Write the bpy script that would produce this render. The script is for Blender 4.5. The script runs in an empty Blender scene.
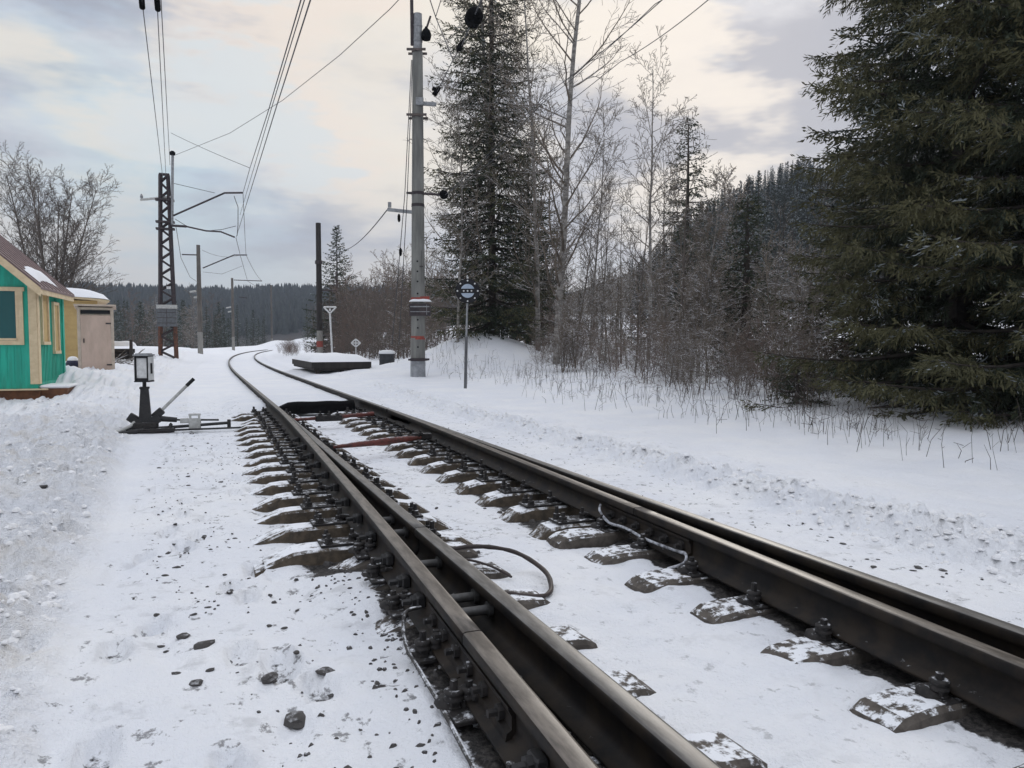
import bpy, math, random
import numpy as np
from mathutils import Vector, Matrix, noise
R = math.radians
D = bpy.data
scene = bpy.context.scene
COL = scene.collection
rnd = random.Random(7)

# ------------------------------------------------------------------ camera
CAM_H, YAW, PITCH, F = 1.03, R(22.0), R(3.05), 770.0
cam_d = D.cameras.new('camera'); cam = D.objects.new('camera', cam_d); COL.objects.link(cam)
cam.location = (0, 0, CAM_H); cam.rotation_euler = (math.pi/2 - PITCH, 0, -YAW)
cam_d.sensor_width = 36; cam_d.lens = 36*F/1024; cam_d.clip_start = .05; cam_d.clip_end = 5000
scene.camera = cam

def at(px, py, Z):
    """photo pixel + distance along the viewing direction (horizontal) -> place in the scene"""
    a, b = (px-512)/F, (384-py)/F
    # camera axes
    fwd = Vector((math.sin(YAW)*math.cos(PITCH), math.cos(YAW)*math.cos(PITCH), -math.sin(PITCH)))
    rgt = Vector((math.cos(YAW), -math.sin(YAW), 0))
    up = rgt.cross(fwd)
    d = fwd + rgt*a + up*b
    hz = d.x*math.sin(YAW) + d.y*math.cos(YAW)
    return Vector((0, 0, CAM_H)) + d*(Z/hz)

def sstep(a, b, x):
    t = min(1, max(0, (x-a)/(b-a))); return t*t*(3-2*t)

# ------------------------------------------------------------------ terrain
def curve(Y):
    if Y < 26: return 0.0
    if Y < 226: return (Y-26)**2/1200
    return 200**2/1200 + (Y-226)/3.0
def centre(Y): return 1.92 + curve(Y)
def sw_off(Y):
    d = 12.0 - Y
    return 0.0 if d <= 0 else .0152*d + .0011*d*d

def hill(X, Y):
    g = 50*math.exp(-((X-170)**2 + (Y-110)**2)/(2*60**2))
    r = math.hypot(X, Y)
    f = 36*sstep(330, 640, r)*(1 + .12*noise.noise((X*.004, Y*.004, 3)))
    a = math.atan2(X, Y)
    f *= .86 + .14*math.cos((a+.15)*2.0)
    return g, f

def ground_base(X, Y):
    d = X - centre(Y)
    far = sstep(13, 20, Y)
    # bed between and beside the rails
    if Y < 4.0: trk = -.233
    else: trk = -.233 + (-.285+.233)*sstep(4.0, 4.6, Y)
    trk = trk + (-.10 - trk)*sstep(14.3, 15.0, Y)
    # left
    pathl = -.27 + .15*far
    xe = -.42 - .045*min(Y, 14)
    lft = pathl + .10*sstep(xe+.12, xe-.30, X) + .06*sstep(xe-.3, xe-1.2, X)
    lft += sstep(-2.8, -5.2, d)*(-.04 + .22*sstep(17.5, 25, Y) + .005*max(0, Y-19))*(1-.2*far)
    lft += .25*sstep(-5, -12, d) - .20*sstep(-3.9, -4.9, d)*(1-sstep(18.6, 21, Y))*sstep(13, 16, Y)
    # right
    rgt = -.235 + .12*far + .1*sstep(21, 26, Y)
    rgt += .10*math.exp(-((d-2.35)/.2)**2)*(1-.7*far) + .12*sstep(2.1, 2.9, d) + .12*sstep(4, 7.0, d)
    rgt += .05*sstep(5.8, 8.0, d) + .25*sstep(22, 30, Y)*sstep(6, 9, d)*(1-sstep(30, 40, Y)) - .25*sstep(34, 48, Y)*sstep(4.5, 7, d)*(1-sstep(70, 90, Y))
    lft += .26*math.exp(-(((X+3.2)/.8)**2 + ((Y-22.2)/1.3)**2))
    rgt += 1.05*math.exp(-(((X-9.2)/2.2)**2 + ((Y-26.5)/2.6)**2))
    w1 = sstep(-1.25, -1.65, d); w2 = sstep(1.25, 1.6, d)
    if Y < 4.3: w1 = sstep(-1.05, -1.5, d)
    z = trk*(1-w1-w2) + lft*w1 + rgt*w2
    r = math.hypot(X, Y)
    emb = sstep(5, 16, abs(d))
    z += -4.2*sstep(88, 150, r)*(emb if r < 260 else 1)*(1-sstep(150, 420, r)*.4)*(1-sstep(15, 60, X))
    g, f = hill(X, Y)
    z += g*sstep(9, 16, X)
    return z + f

def ground_z(X, Y): return ground_base(X, Y)

# ------------------------------------------------------------------ mesh helpers
class MB:
    def __init__(s): s.v = []; s.f = []; s.m = []; s.sm = []
    def add(s, vs, fs, m=0, smooth=False):
        o = len(s.v); s.v += [tuple(p) for p in vs]
        for f in fs: s.f.append([i+o for i in f]); s.m.append(m); s.sm.append(smooth)
    def box(s, c, size, rot=None, m=0, taper=1.0):
        x, y, z = [q/2 for q in size]; t = taper
        vs = [(-x,-y,-z),(x,-y,-z),(x,y,-z),(-x,y,-z),(-x*t,-y*t,z),(x*t,-y*t,z),(x*t,y*t,z),(-x*t,y*t,z)]
        M = rot.to_3x3() if rot is not None else Matrix.Identity(3)
        vs = [M @ Vector(p) + Vector(c) for p in vs]
        s.add(vs, [(0,3,2,1),(4,5,6,7),(0,1,5,4),(1,2,6,5),(2,3,7,6),(3,0,4,7)], m)
    def bbox(s, c, size, rot=None, m=0, b=.01):
        """box with chamfered vertical and top edges"""
        x, y, z = [q/2 for q in size]
        def ring(k, zz): 
            a, e = x-k, y-k; q = b
            return [(-a+q,-e,zz),(a-q,-e,zz),(a,-e+q,zz),(a,e-q,zz),(a-q,e,zz),(-a+q,e,zz),(-a,e-q,zz),(-a,-e+q,zz)]
        vs = ring(b, -z)+ring(0, -z+b)+ring(0, z-b)+ring(b, z)
        M = rot.to_3x3() if rot is not None else Matrix.Identity(3)
        vs = [M @ Vector(p) + Vector(c) for p in vs]
        fs = [tuple(range(7,-1,-1)), tuple(range(24,32))]
        for k in range(3):
            for i in range(8): j=(i+1)%8; fs.append((k*8+i, k*8+j, k*8+8+j, k*8+8+i))
        s.add(vs, fs, m)
    def tube(s, pts, rad, n=8, m=0, cap=True, smooth=True):
        pts = [Vector(p) for p in pts]; N = len(pts)
        if not hasattr(rad, '__len__'): rad = [rad]*N
        vs = []; ref = None
        for i, p in enumerate(pts):
            t = (pts[min(i+1, N-1)] - pts[max(i-1, 0)]).normalized()
            if ref is None:
                ref = Vector((0,0,1)) if abs(t.z) < .9 else Vector((1,0,0))
            u = ref - t*ref.dot(t); u.normalize(); ref = u; w = t.cross(u)
            for k in range(n):
                a = 2*math.pi*k/n; vs.append(p + (u*math.cos(a) + w*math.sin(a))*rad[i])
        fs = []
        for i in range(N-1):
            for k in range(n):
                j=(k+1)%n; fs.append((i*n+k, i*n+j, (i+1)*n+j, (i+1)*n+k))
        s.add(vs, fs, m, smooth)
        if cap:
            s.add(vs[:n], [tuple(range(n-1,-1,-1))], m); s.add(vs[-n:], [tuple(range(n))], m)
    def lathe(s, prof, c, n=12, m=0, axis=None, smooth=True):
        """prof: list (r, z) turned round axis through c"""
        M = Matrix.Identity(3)
        if axis is not None: M = Vector((0,0,1)).rotation_difference(Vector(axis)).to_matrix()
        vs = []
        for r, z in prof:
            for k in range(n):
                a = 2*math.pi*k/n; vs.append(M @ Vector((r*math.cos(a), r*math.sin(a), z)) + Vector(c))
        fs = []
        for i in range(len(prof)-1):
            for k in range(n):
                j=(k+1)%n; fs.append((i*n+k, i*n+j, (i+1)*n+j, (i+1)*n+k))
        s.add(vs, fs, m, smooth)
        s.add(vs[:n], [tuple(range(n-1,-1,-1))], m); s.add(vs[-n:], [tuple(range(n))], m)
    def build(s, name, mats, parent=None, loc=None):
        me = D.meshes.new(name); me.from_pydata(s.v, [], s.f)
        if not isinstance(mats, (list, tuple)): mats = [mats]
        for q in mats: me.materials.append(q)
        me.polygons.foreach_set('material_index', s.m); me.polygons.foreach_set('use_smooth', s.sm)
        me.update()
        o = D.objects.new(name, me); COL.objects.link(o)
        if parent is not None: o.parent = parent
        if loc is not None: o.location = loc
        return o

def soup_mesh(name, V, sizes, mats, midx, smooth=False):
    """fast mesh: V (n,3) unshared corners, sizes = corners per face"""
    V = np.asarray(V, np.float32); sizes = np.asarray(sizes, np.int32)
    me = D.meshes.new(name); n = len(V)
    me.vertices.add(n); me.vertices.foreach_set('co', V.ravel())
    me.loops.add(n); me.loops.foreach_set('vertex_index', np.arange(n, dtype=np.int32))
    me.polygons.add(len(sizes))
    st = np.zeros(len(sizes), np.int32); st[1:] = np.cumsum(sizes)[:-1]
    me.polygons.foreach_set('loop_start', st)
    me.polygons.foreach_set('material_index', np.asarray(midx, np.int32))
    for q in mats: me.materials.append(q)
    me.update(calc_edges=True); me.validate()
    return me

def empty(name, loc, rz=0, parent=None):
    o = D.objects.new(name, None); COL.objects.link(o); o.location = loc; o.rotation_euler = (0,0,rz)
    o.empty_display_size = .2
    if parent is not None: o.parent = parent
    return o
def tag(o, label=None, cat=None, group=None, kind=None):
    if label: o['label'] = label
    if cat: o['category'] = cat
    if group: o['group'] = group
    if kind: o['kind'] = kind
    return o
def mesh_obj(name, me, parent=None):
    o = D.objects.new(name, me); COL.objects.link(o)
    if parent is not None: o.parent = parent
    return o

# ------------------------------------------------------------------ materials
def mat(name, col, rough=.7, metal=0.0, spec=None):
    m = D.materials.new(name); m.use_nodes = True
    b = m.node_tree.nodes['Principled BSDF']
    b.inputs['Base Color'].default_value = (*col, 1); b.inputs['Roughness'].default_value = rough
    b.inputs['Metallic'].default_value = metal
    if spec is not None: b.inputs['Specular IOR Level'].default_value = spec
    return m
class NT:
    def __init__(s, m): s.t = m.node_tree; s.b = s.t.nodes.get('Principled BSDF')
    def n(s, typ, **kw):
        q = s.t.nodes.new(typ)
        for k, v in kw.items():
            if k.startswith('i_'): q.inputs[int(k[2:])].default_value = v
            else: setattr(q, k, v)
        return q
    def l(s, a, b): s.t.links.new(a, b)
    def noise(s, scale, detail=4, rough=.6, vec=None):
        q = s.n('ShaderNodeTexNoise'); q.inputs['Scale'].default_value = scale
        q.inputs['Detail'].default_value = detail; q.inputs['Roughness'].default_value = rough
        if vec is not None: s.l(vec, q.inputs['Vector'])
        return q.outputs['Fac']
    def obj(s): return s.n('ShaderNodeTexCoord').outputs['Object']
    def pos(s): return s.n('ShaderNodeNewGeometry').outputs['Position']
    def ramp(s, fac, stops):
        q = s.n('ShaderNodeValToRGB'); e = q.color_ramp.elements
        while len(e) < len(stops): e.new(.5)
        for k, (p, c) in enumerate(stops):
            e[k].position = p; e[k].color = (*c, 1) if len(c) == 3 else c
        s.l(fac, q.inputs[0]); return q.outputs[0]
    def mix(s, fac, a, b):
        q = s.n('ShaderNodeMix', data_type='RGBA')
        for sock, v in ((q.inputs[0], fac), (q.inputs[6], a), (q.inputs[7], b)):
            if hasattr(v, 'links') or hasattr(v, 'is_linked'): s.l(v, sock)
            elif isinstance(v, (int, float)): sock.default_value = v
            else: sock.default_value = (*v, 1)
        return q.outputs[2]
    def math(s, op, a, b=None, c=None, clamp=False):
        q = s.n('ShaderNodeMath', operation=op, use_clamp=clamp)
        for k, v in enumerate((a, b, c)):
            if v is None: continue
            if isinstance(v, (int, float)): q.inputs[k].default_value = v
            else: s.l(v, q.inputs[k])
        return q.outputs[0]
    def rng(s, v, a, b, c=0.0, d=1.0):
        q = s.n('ShaderNodeMapRange'); q.interpolation_type = 'SMOOTHSTEP'
        s.l(v, q.inputs[0])
        for k, x in zip((1,2,3,4), (a,b,c,d)): q.inputs[k].default_value = x
        return q.outputs[0]
    def bump(s, h, strength=.4, dist=.02):
        q = s.n('ShaderNodeBump'); q.inputs['Strength'].default_value = strength; q.inputs['Distance'].default_value = dist
        s.l(h, q.inputs['Height']); s.l(q.outputs[0], s.b.inputs['Normal'])
    def nz(s):
        g = s.n('ShaderNodeNewGeometry'); x = s.n('ShaderNodeSeparateXYZ'); s.l(g.outputs['True Normal'], x.inputs[0])
        return x.outputs[2]
    def base(s, c): s.l(c, s.b.inputs['Base Color'])

def speckled(name, c1, c2, scale=8, rough=.8, metal=0, bump=.3, bdist=.01, detail=5, stretch=None, snow=None, world=False):
    """two-tone noise material; snow=(lo, hi, noise_scale): snow lying where faces look upward"""
    m = mat(name, c1, rough, metal); t = NT(m)
    v = t.pos() if world else t.obj()
    if stretch:
        mp = t.n('ShaderNodeMapping'); mp.inputs['Scale'].default_value = stretch; t.l(v, mp.inputs[0]); v = mp.outputs[0]
    f = t.noise(scale, detail, .65, v)
    c = t.mix(t.rng(f, .35, .65), c1, c2)
    if snow:
        p = t.pos()
        nn = t.noise(snow[2], 4, .7, p)
        s_ = t.math('ADD', t.nz(), t.math('MULTIPLY', t.math('SUBTRACT', nn, .5), snow[3] if len(snow) > 3 else 1.2))
        k = t.rng(s_, snow[0], snow[1])
        c = t.mix(k, c, (.80, .82, .85))
    t.base(c)
    if bump: t.bump(f, bump, bdist)
    return m

M = {}
M['rail_side'] = speckled('oiled_rail_steel', (.007, .006, .006), (.026, .019, .013), 7, .66, 0, .6, .004, detail=8, snow=(1.12, 1.30, 18, 1.1))
M['rail_side'].node_tree.nodes['Principled BSDF'].inputs['Specular IOR Level'].default_value = .28
M['rail_top'] = speckled('worn_rail_head', (.060, .050, .040), (.165, .142, .118), 9, .42, 0, .3, .002, detail=8, stretch=(3, .5, 1))
M['rail_top_grey'] = speckled('worn_grey_rail_head', (.065, .060, .054), (.16, .152, .138), 9, .42, 0, .3, .002, detail=8, stretch=(3, .5, 1))
M['iron'] = speckled('black_greasy_iron', (.010, .009, .009), (.028, .024, .022), 30, .75, 0, .4, .004, snow=(.98, 1.30, 22, 1.6))
M['iron_clean'] = speckled('black_iron', (.012, .012, .013), (.022, .021, .021), 20, .6, 0, .3, .003)
M['spacer'] = speckled('grey_spacer_steel', (.10, .10, .10), (.06, .058, .055), 20, .5, .3, .3, .003)
M['concrete_sleeper'] = speckled('dirty_sleeper_concrete', (.10, .078, .054), (.05, .040, .030), 16, .9, 0, .6, .01, snow=(.70, .98, 14, 1.3))
M['concrete_bare'] = speckled('sleeper_concrete_thin_snow', (.11, .095, .08), (.055, .047, .04), 16, .9, 0, .7, .012, snow=(.84, 1.06, 15, 1.8))
M['concrete'] = speckled('weathered_pole_concrete', (.24, .24, .22), (.15, .15, .14), 5, .9, 0, .3, .01, stretch=(1,1,.15))
M['concrete_brown'] = speckled('brownish_aged_concrete', (.15, .135, .118), (.095, .085, .075), 4, .9, 0, .3, .01, stretch=(1,1,.2))
M['concrete_pale'] = speckled('pale_pole_concrete', (.30, .29, .26), (.20, .195, .18), 4, .9, 0, .3, .01, stretch=(1,1,.2))
M['foundation'] = speckled('grey_painted_pole_foot', (.36, .37, .39), (.24, .25, .26), 5, .85)
M['red_paint'] = speckled('faded_red_paint', (.33, .06, .04), (.22, .05, .04), 18, .7)
M['rod_red'] = speckled('rusty_red_rod_paint', (.16, .040, .030), (.07, .028, .022), 12, .7, snow=(.85, 1.2, 20, .9))
M['rust'] = speckled('rusty_lattice_steel', (.16, .065, .035), (.06, .035, .028), 6, .85)
M['dark_steel'] = speckled('dark_painted_steel', (.030, .024, .028), (.055, .04, .04), 6, .7)
M['galv'] = speckled('galvanised_steel', (.34, .35, .36), (.22, .225, .23), 10, .5, .4)
M['collar_steel'] = speckled('brownish_clamp_steel', (.12, .095, .085), (.07, .06, .055), 10, .7)
M['wire'] = mat('dark_wire', (.06, .06, .065), .6)
M['rubber'] = speckled('black_rubber', (.004, .004, .005), (.008, .008, .008), 20, 1.0)
M['rubber'].node_tree.nodes['Principled BSDF'].inputs['Specular IOR Level'].default_value = .1
M['white_paint'] = speckled('weathered_white_paint', (.72, .72, .71), (.55, .55, .54), 12, .6)
M['grey_paint'] = speckled('pale_grey_paint', (.50, .50, .48), (.36, .36, .34), 14, .6)
M['black_paint'] = speckled('black_paint', (.007, .007, .009), (.012, .012, .014), 14, .8)
M['sign_blue'] = speckled('pale_blue_reflective', (.40, .47, .56), (.33, .40, .49), 14, .5)
M['green_paint'] = speckled('sea_green_board_paint', (.018, .44, .31), (.020, .31, .22), 5, .65, 0, .3, .01, stretch=(1.5,1.5,.22))
M['green_shed'] = M['green_paint']
M['cream'] = speckled('cream_trim_paint', (.70, .56, .36), (.60, .47, .29), 6, .65, 0, .2)
M['yellow_board'] = speckled('yellow_board_paint', (.56, .40, .17), (.48, .33, .14), 3, .7, 0, .2)
M['plywood'] = speckled('weathered_plywood', (.62, .46, .38), (.50, .37, .30), 3, .85, 0, .3, .01, stretch=(1,1,.3))
M['plywood_trim'] = speckled('grey_beige_plank', (.60, .49, .40), (.48, .39, .32), 5, .85)
M['roof'] = speckled('mauve_metal_roof', (.20, .135, .13), (.15, .10, .10), 4, .5, 0, .2)
M['brick_base'] = speckled('rust_brown_plinth', (.16, .068, .030), (.10, .045, .024), 7, .9, 0, .4)
M['glass_dark'] = mat('dark_teal_window_glass', (.010, .085, .085), .12)
M['timber'] = speckled('dark_tarred_timber', (.040, .034, .030), (.024, .021, .019), 5, .9, stretch=(1,1,.1))
M['bluebag'] = speckled('dark_blue_plastic', (.015, .017, .05), (.01, .012, .03), 10, .5)
M['tin_drum'] = speckled('dark_slate_drum_paint', (.045, .05, .058), (.03, .032, .036), 8, .7)
M['cable'] = speckled('frosted_cable', (.03, .028, .028), (.05, .045, .04), 30, .7, snow=(.72, 1.1, 24, 1.5))
M['hose'] = speckled('brown_hose', (.045, .03, .026), (.03, .022, .02), 20, .6)
M['hose_snow'] = speckled('snow_caked_cable', (.52, .54, .58), (.12, .12, .13), 22, .9)
M['stone'] = speckled('dark_ballast_stone', (.045, .042, .042), (.09, .084, .08), 22, .85, 0, .6, .01, snow=(.95, 1.35, 14, 1.4), world=False)
M['birch_bark'] = speckled('grey_white_birch_bark', (.34, .32, .29), (.13, .12, .11), 3, .9, stretch=(1,1,3), world=True)
M['dark_bark'] = speckled('dark_spruce_bark', (.035, .028, .023), (.06, .05, .042), 5, .95)
M['twig'] = speckled('brown_twig_bark', (.14, .115, .095), (.085, .072, .062), 1.5, .9, 0, 0, world=True)
M['twig_frost'] = speckled('frosted_twig', (.185, .152, .118), (.10, .081, .064), 1.5, .9, 0, 0, snow=(.46, 1.02, 5, 1.6), world=True)
M['twig_red'] = speckled('reddish_twig_bark', (.17, .12, .095), (.11, .085, .072), 1.5, .9, 0, 0, world=True)
M['stalk'] = speckled('dry_grey_stalk', (.075, .060, .048), (.045, .037, .032), 4, .9, 0, 0, world=True)
M['needle'] = speckled('dark_spruce_needles', (.024, .034, .018), (.040, .050, .026), 2.5, .8, 0, 0, world=True)
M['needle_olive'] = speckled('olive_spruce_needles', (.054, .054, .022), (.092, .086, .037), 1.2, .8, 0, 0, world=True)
M['needle_frost'] = speckled('frosted_spruce_needles', (.14, .16, .15), (.34, .37, .38), 3, .85, 0, 0, world=True)
M['needle_far'] = speckled('distant_spruce_needles', (.036, .044, .038), (.056, .066, .056), .6, .85, 0, 0, world=True)
M['needle_far_frost'] = speckled('distant_frosted_needles', (.16, .18, .19), (.30, .33, .35), .8, .85, 0, 0, world=True)

def snow_material():
    m = mat('snow', (.82, .83, .85), .75, 0, .25); t = NT(m); p = t.pos()
    at_ = t.n('ShaderNodeAttribute', attribute_name='bare')
    sp = t.n('ShaderNodeSeparateColor'); t.l(at_.outputs['Color'], sp.inputs[0])
    bare, speck, dirty = sp.outputs[0], sp.outputs[1], sp.outputs[2]
    n1 = t.noise(26, 5, .7, p); n2 = t.noise(5, 4, .6, p); n3 = t.noise(1.1, 4, .6, p)
    snow = t.mix(t.rng(n3, .35, .7), (.80, .82, .86), (.86, .87, .885))
    stain = t.math('MULTIPLY', dirty, t.rng(t.noise(2.2, 5, .7, p), .48, .72))
    snow = t.mix(t.math('MULTIPLY', stain, .5), snow, (.60, .54, .45))
    gravel = t.mix(t.rng(t.noise(45, 4, .7, p), .35, .7), (.018, .017, .017), (.085, .078, .072))
    # snow thins where 'bare' is high; broken up by noise
    k = t.math('ADD', t.math('MULTIPLY', n1, .55), t.math('MULTIPLY', n2, .45))
    msk = t.rng(t.math('SUBTRACT', t.math('MULTIPLY', bare, 1.0), k), -.06, .06)
    mp = t.n('ShaderNodeMapping'); mp.inputs['Scale'].default_value = (1, .8, 1); t.l(p, mp.inputs[0])
    fine = t.noise(13, 6, .68, mp.outputs[0])
    msk2 = t.math('MULTIPLY', speck, t.rng(fine, .585, .66))
    thin = t.math('MULTIPLY', speck, t.rng(t.noise(5.5, 5, .6, p), .56, .70))
    msk = t.math('MAXIMUM', t.math('MAXIMUM', msk, t.math('MULTIPLY', msk2, .75)), t.math('MULTIPLY', thin, .22))
    t.base(t.mix(msk, snow, gravel))
    hsum = t.math('ADD', t.math('MULTIPLY', t.noise(9, 6, .7, p), 1.0), t.math('MULTIPLY', t.noise(70, 4, .7, p), .25))
    hl = t.math('MULTIPLY', dirty, t.math('ADD', t.noise(6, 6, .75, p), t.noise(18, 4, .7, p)))
    t.bump(t.math('ADD', hsum, t.math('MULTIPLY', hl, 1.6)), .75, .045)
    t.b.inputs['Subsurface Weight'].default_value = 0
    return m
M['snow'] = snow_material()
M['clod'] = speckled('trodden_snow_clod', (.84, .845, .86), (.79, .785, .775), 3, .8, 0, .4, .01, world=True)
def snowcap_material():
    m = mat('snow_cap', (.84, .85, .87), .8, 0, .25); t = NT(m); t.bump(t.noise(9, 5, .6, t.pos()), .5, .03); return m
M['snowcap'] = snowcap_material()

# ------------------------------------------------------------------ ground sheet
def graded(lo, hi, start, step0, grow, dense_lo, dense_hi, maxstep):
    xs = list(np.arange(dense_lo, dense_hi, step0)); s = step0; x = xs[-1]
    while x < hi: s = min(s*grow, maxstep); x += s; xs.append(x)
    s = step0; x = dense_lo; left = []
    while x > lo: s = min(s*grow, maxstep); x -= s; left.append(x)
    return left[::-1] + xs
XS = graded(-900, 900, 0, .033, 1.045, -3.4, 4.9, 30)
YS = []
y = 1.2
while y < 900: YS.append(y); y += min(max(.0115*y, .02), 25) if y < 16 else min(.022*y, 25)
yb = 1.2; back = []; s = .05
while yb > -120: yb -= s; s = min(s*1.2, 20); back.append(yb)
YS = back[::-1] + YS

def rails_dist(X, Y):
    if Y < 12:
        o = sw_off(Y)
        xs = (1.16-o-.0375, 1.16-.0375, 2.68-o+.0375, 2.68+.0375)
    else:
        cu = curve(Y); xs = (1.16+cu-.0375, 2.68+cu+.0375)
    return min(abs(X-q) for q in xs)
PR = random.Random(23); PRINTS = []
for k in range(46):
    yy = 1.7+k*.24+PR.uniform(-.06,.06); lane = PR.choice((-.28, .02, .30)); PRINTS.append((lane+(.10 if k % 2 else -.08)+PR.uniform(-.06,.06), yy, PR.uniform(-.35,.35), PR.uniform(.7,1.1)))
for k in range(30): PRINTS.append((PR.uniform(3.0, 6.2), PR.uniform(3, 16), PR.uniform(-.6,.6), PR.uniform(.6,1.0)))
for k in range(30): PRINTS.append((PR.uniform(-2.6, -.6), PR.uniform(3, 16), PR.uniform(-1.2,1.2), PR.uniform(.8,1.3)))
def ground_detail(X, Y, z):
    d = X - centre(Y); r = math.hypot(X, Y)
    bare = speck = dirty = 0.0
    if r < 70:
        amp = .010 if abs(d) < 1.5 else .014
        xe = -.42 - .045*min(Y, 14)
        lb = sstep(xe+.12, xe-.25, X)          # lumpy shovelled bank on the left
        bm = math.exp(-((d-2.4)/.33)**2)*(1-sstep(16, 24, Y)) if d > 0 else 0
        n1 = noise.fractal((X*2.1, Y*2.1, 1), .9, 2.1, 4)
        n2 = noise.fractal((X*6.5, Y*6.5, 5), .8, 2.1, 4)
        n3 = noise.noise((X*.7, Y*.7, 9))
        z += n1*amp + n2*.006
        if lb > 0:
            c = 1-abs(noise.noise((X*3.6, Y*3.6, 2))); c2 = 1-abs(noise.noise((X*8, Y*8, 4)))
            c4 = 1-abs(noise.noise((X*15, Y*15, 6))); z += lb*(n1*.06 + n2*.045 + (c-.7)*.12 + (c2-.7)*.12 + (c4-.7)*.05 + n3*.07)
        if bm > .02:
            c = abs(noise.noise((X*5, Y*5, 2)))
            c3 = abs(noise.noise((X*11, Y*11, 7))); c5 = abs(noise.noise((X*22, Y*22, 8))); z += bm*(c*.07 + c3*.13 + c5*.06 - .06 + n2*.04)
        if abs(d) < 1.6 and Y < 4.6: z += n1*.010 + noise.noise((X*5, Y*5, 21))*.024 + noise.noise((X*13, Y*13, 22))*.007
        if d > 2.2: z += n3*.025 + n1*.015
        # footprints along the path
        if -.5 < X < .6 and Y < 14:
            c = noise.noise((X*3.2, Y*1.7, 14)); z -= .03*sstep(.25, .55, c)
        fp = 0.0
        if Y < 17 and (-2.9 < X < .75 or 2.8 < X < 6.5):
            for (fx_, fy_, fa, fs) in PRINTS:
                ex, ey = X-fx_, Y-fy_
                if abs(ey) < .25 and abs(ex) < .25:
                    ca, sa = math.cos(fa), math.sin(fa); u, v = (ex*ca+ey*sa)/(.062*fs), (-ex*sa+ey*ca)/(.145*fs); q = u*u+v*v
                    if q < 3: fp = max(fp, 1-sstep(.5, 1.25, q)); z += .014*fs*math.exp(-((q-1.6)/.5)**2)
            z -= .045*fp
        if 11 < Y < 14 and -2 < X < 1: z += .05*math.exp(-(((X+.75)/.5)**2+((Y-12.6)/.3)**2))
        rd = rails_dist(X, Y)
        if Y < 14.4:
            if Y > 4.25: bare = max(0, 1 - max(0, rd-.26)/.34)*.92
            else: bare = max(0, 1 - max(0, rd-.075)/.14)*.80
            if Y > 4.25 and -1.3 < d < -.6: bare = max(bare, .34)
            if Y > 4.25 and abs(d) < .7: bare = max(bare, .40)
            if d < -.9 and Y < 4.5: bare = max(bare, .36*sstep(-1.7, -1.2, d))
        else: bare = max(0, 1 - rd/.09)*.7
        if -.55 < X < .7: speck = .9*(1-sstep(14, 20, Y))
        elif 1.05 < d < 2.1: speck = .8*(1-sstep(14, 22, Y))
        elif abs(d) < 1.0 and 4.2 < Y < 13: speck = .7
        elif abs(d) < 1.0 and Y <= 4.2: speck = .45
        elif 2.1 < d < 3.0: speck = .25
        if bm > .1: speck = max(speck, .55*bm)
        dirty = lb*(1-sstep(10, 20, Y))
        if Y > 15 and d < -2.2: dirty = .25
    if r < 70 and fp > .3 and -.6 < X < .75: bare = max(bare, .46*fp)
    if r > 300: bare = .95*sstep(300, 360, r)
    elif X > 20: bare = .62*sstep(1, 5, hill(X, Y)[0])
    return z, bare, speck, dirty

def build_ground():
    nx, ny = len(XS), len(YS)
    V = np.empty((ny*nx, 3), np.float32); C = np.zeros((ny*nx, 4), np.float32); C[:, 3] = 1
    i = 0
    for yy in YS:
        for xx in XS:
            z, a, b, c = ground_detail(xx, yy, ground_base(xx, yy))
            V[i] = (xx, yy, z); C[i, :3] = (a, b, c); i += 1
    idx = np.arange(ny*nx).reshape(ny, nx)
    Fq = np.stack([idx[:-1,:-1], idx[:-1,1:], idx[1:,1:], idx[1:,:-1]], -1).reshape(-1, 4)
    me = D.meshes.new('ground')
    me.vertices.add(len(V)); me.vertices.foreach_set('co', V.ravel())
    me.loops.add(Fq.size); me.loops.foreach_set('vertex_index', Fq.ravel().astype(np.int32))
    me.polygons.add(len(Fq)); me.polygons.foreach_set('loop_start', np.arange(0, Fq.size, 4, dtype=np.int32))
    me.polygons.foreach_set('use_smooth', np.ones(len(Fq), bool))
    me.update(calc_edges=True)
    a = me.color_attributes.new('bare', 'FLOAT_COLOR', 'POINT'); a.data.foreach_set('color', C.ravel())
    me.materials.append(M['snow'])
    o = mesh_obj('ground', me); o['kind'] = 'structure'
build_ground()

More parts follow.
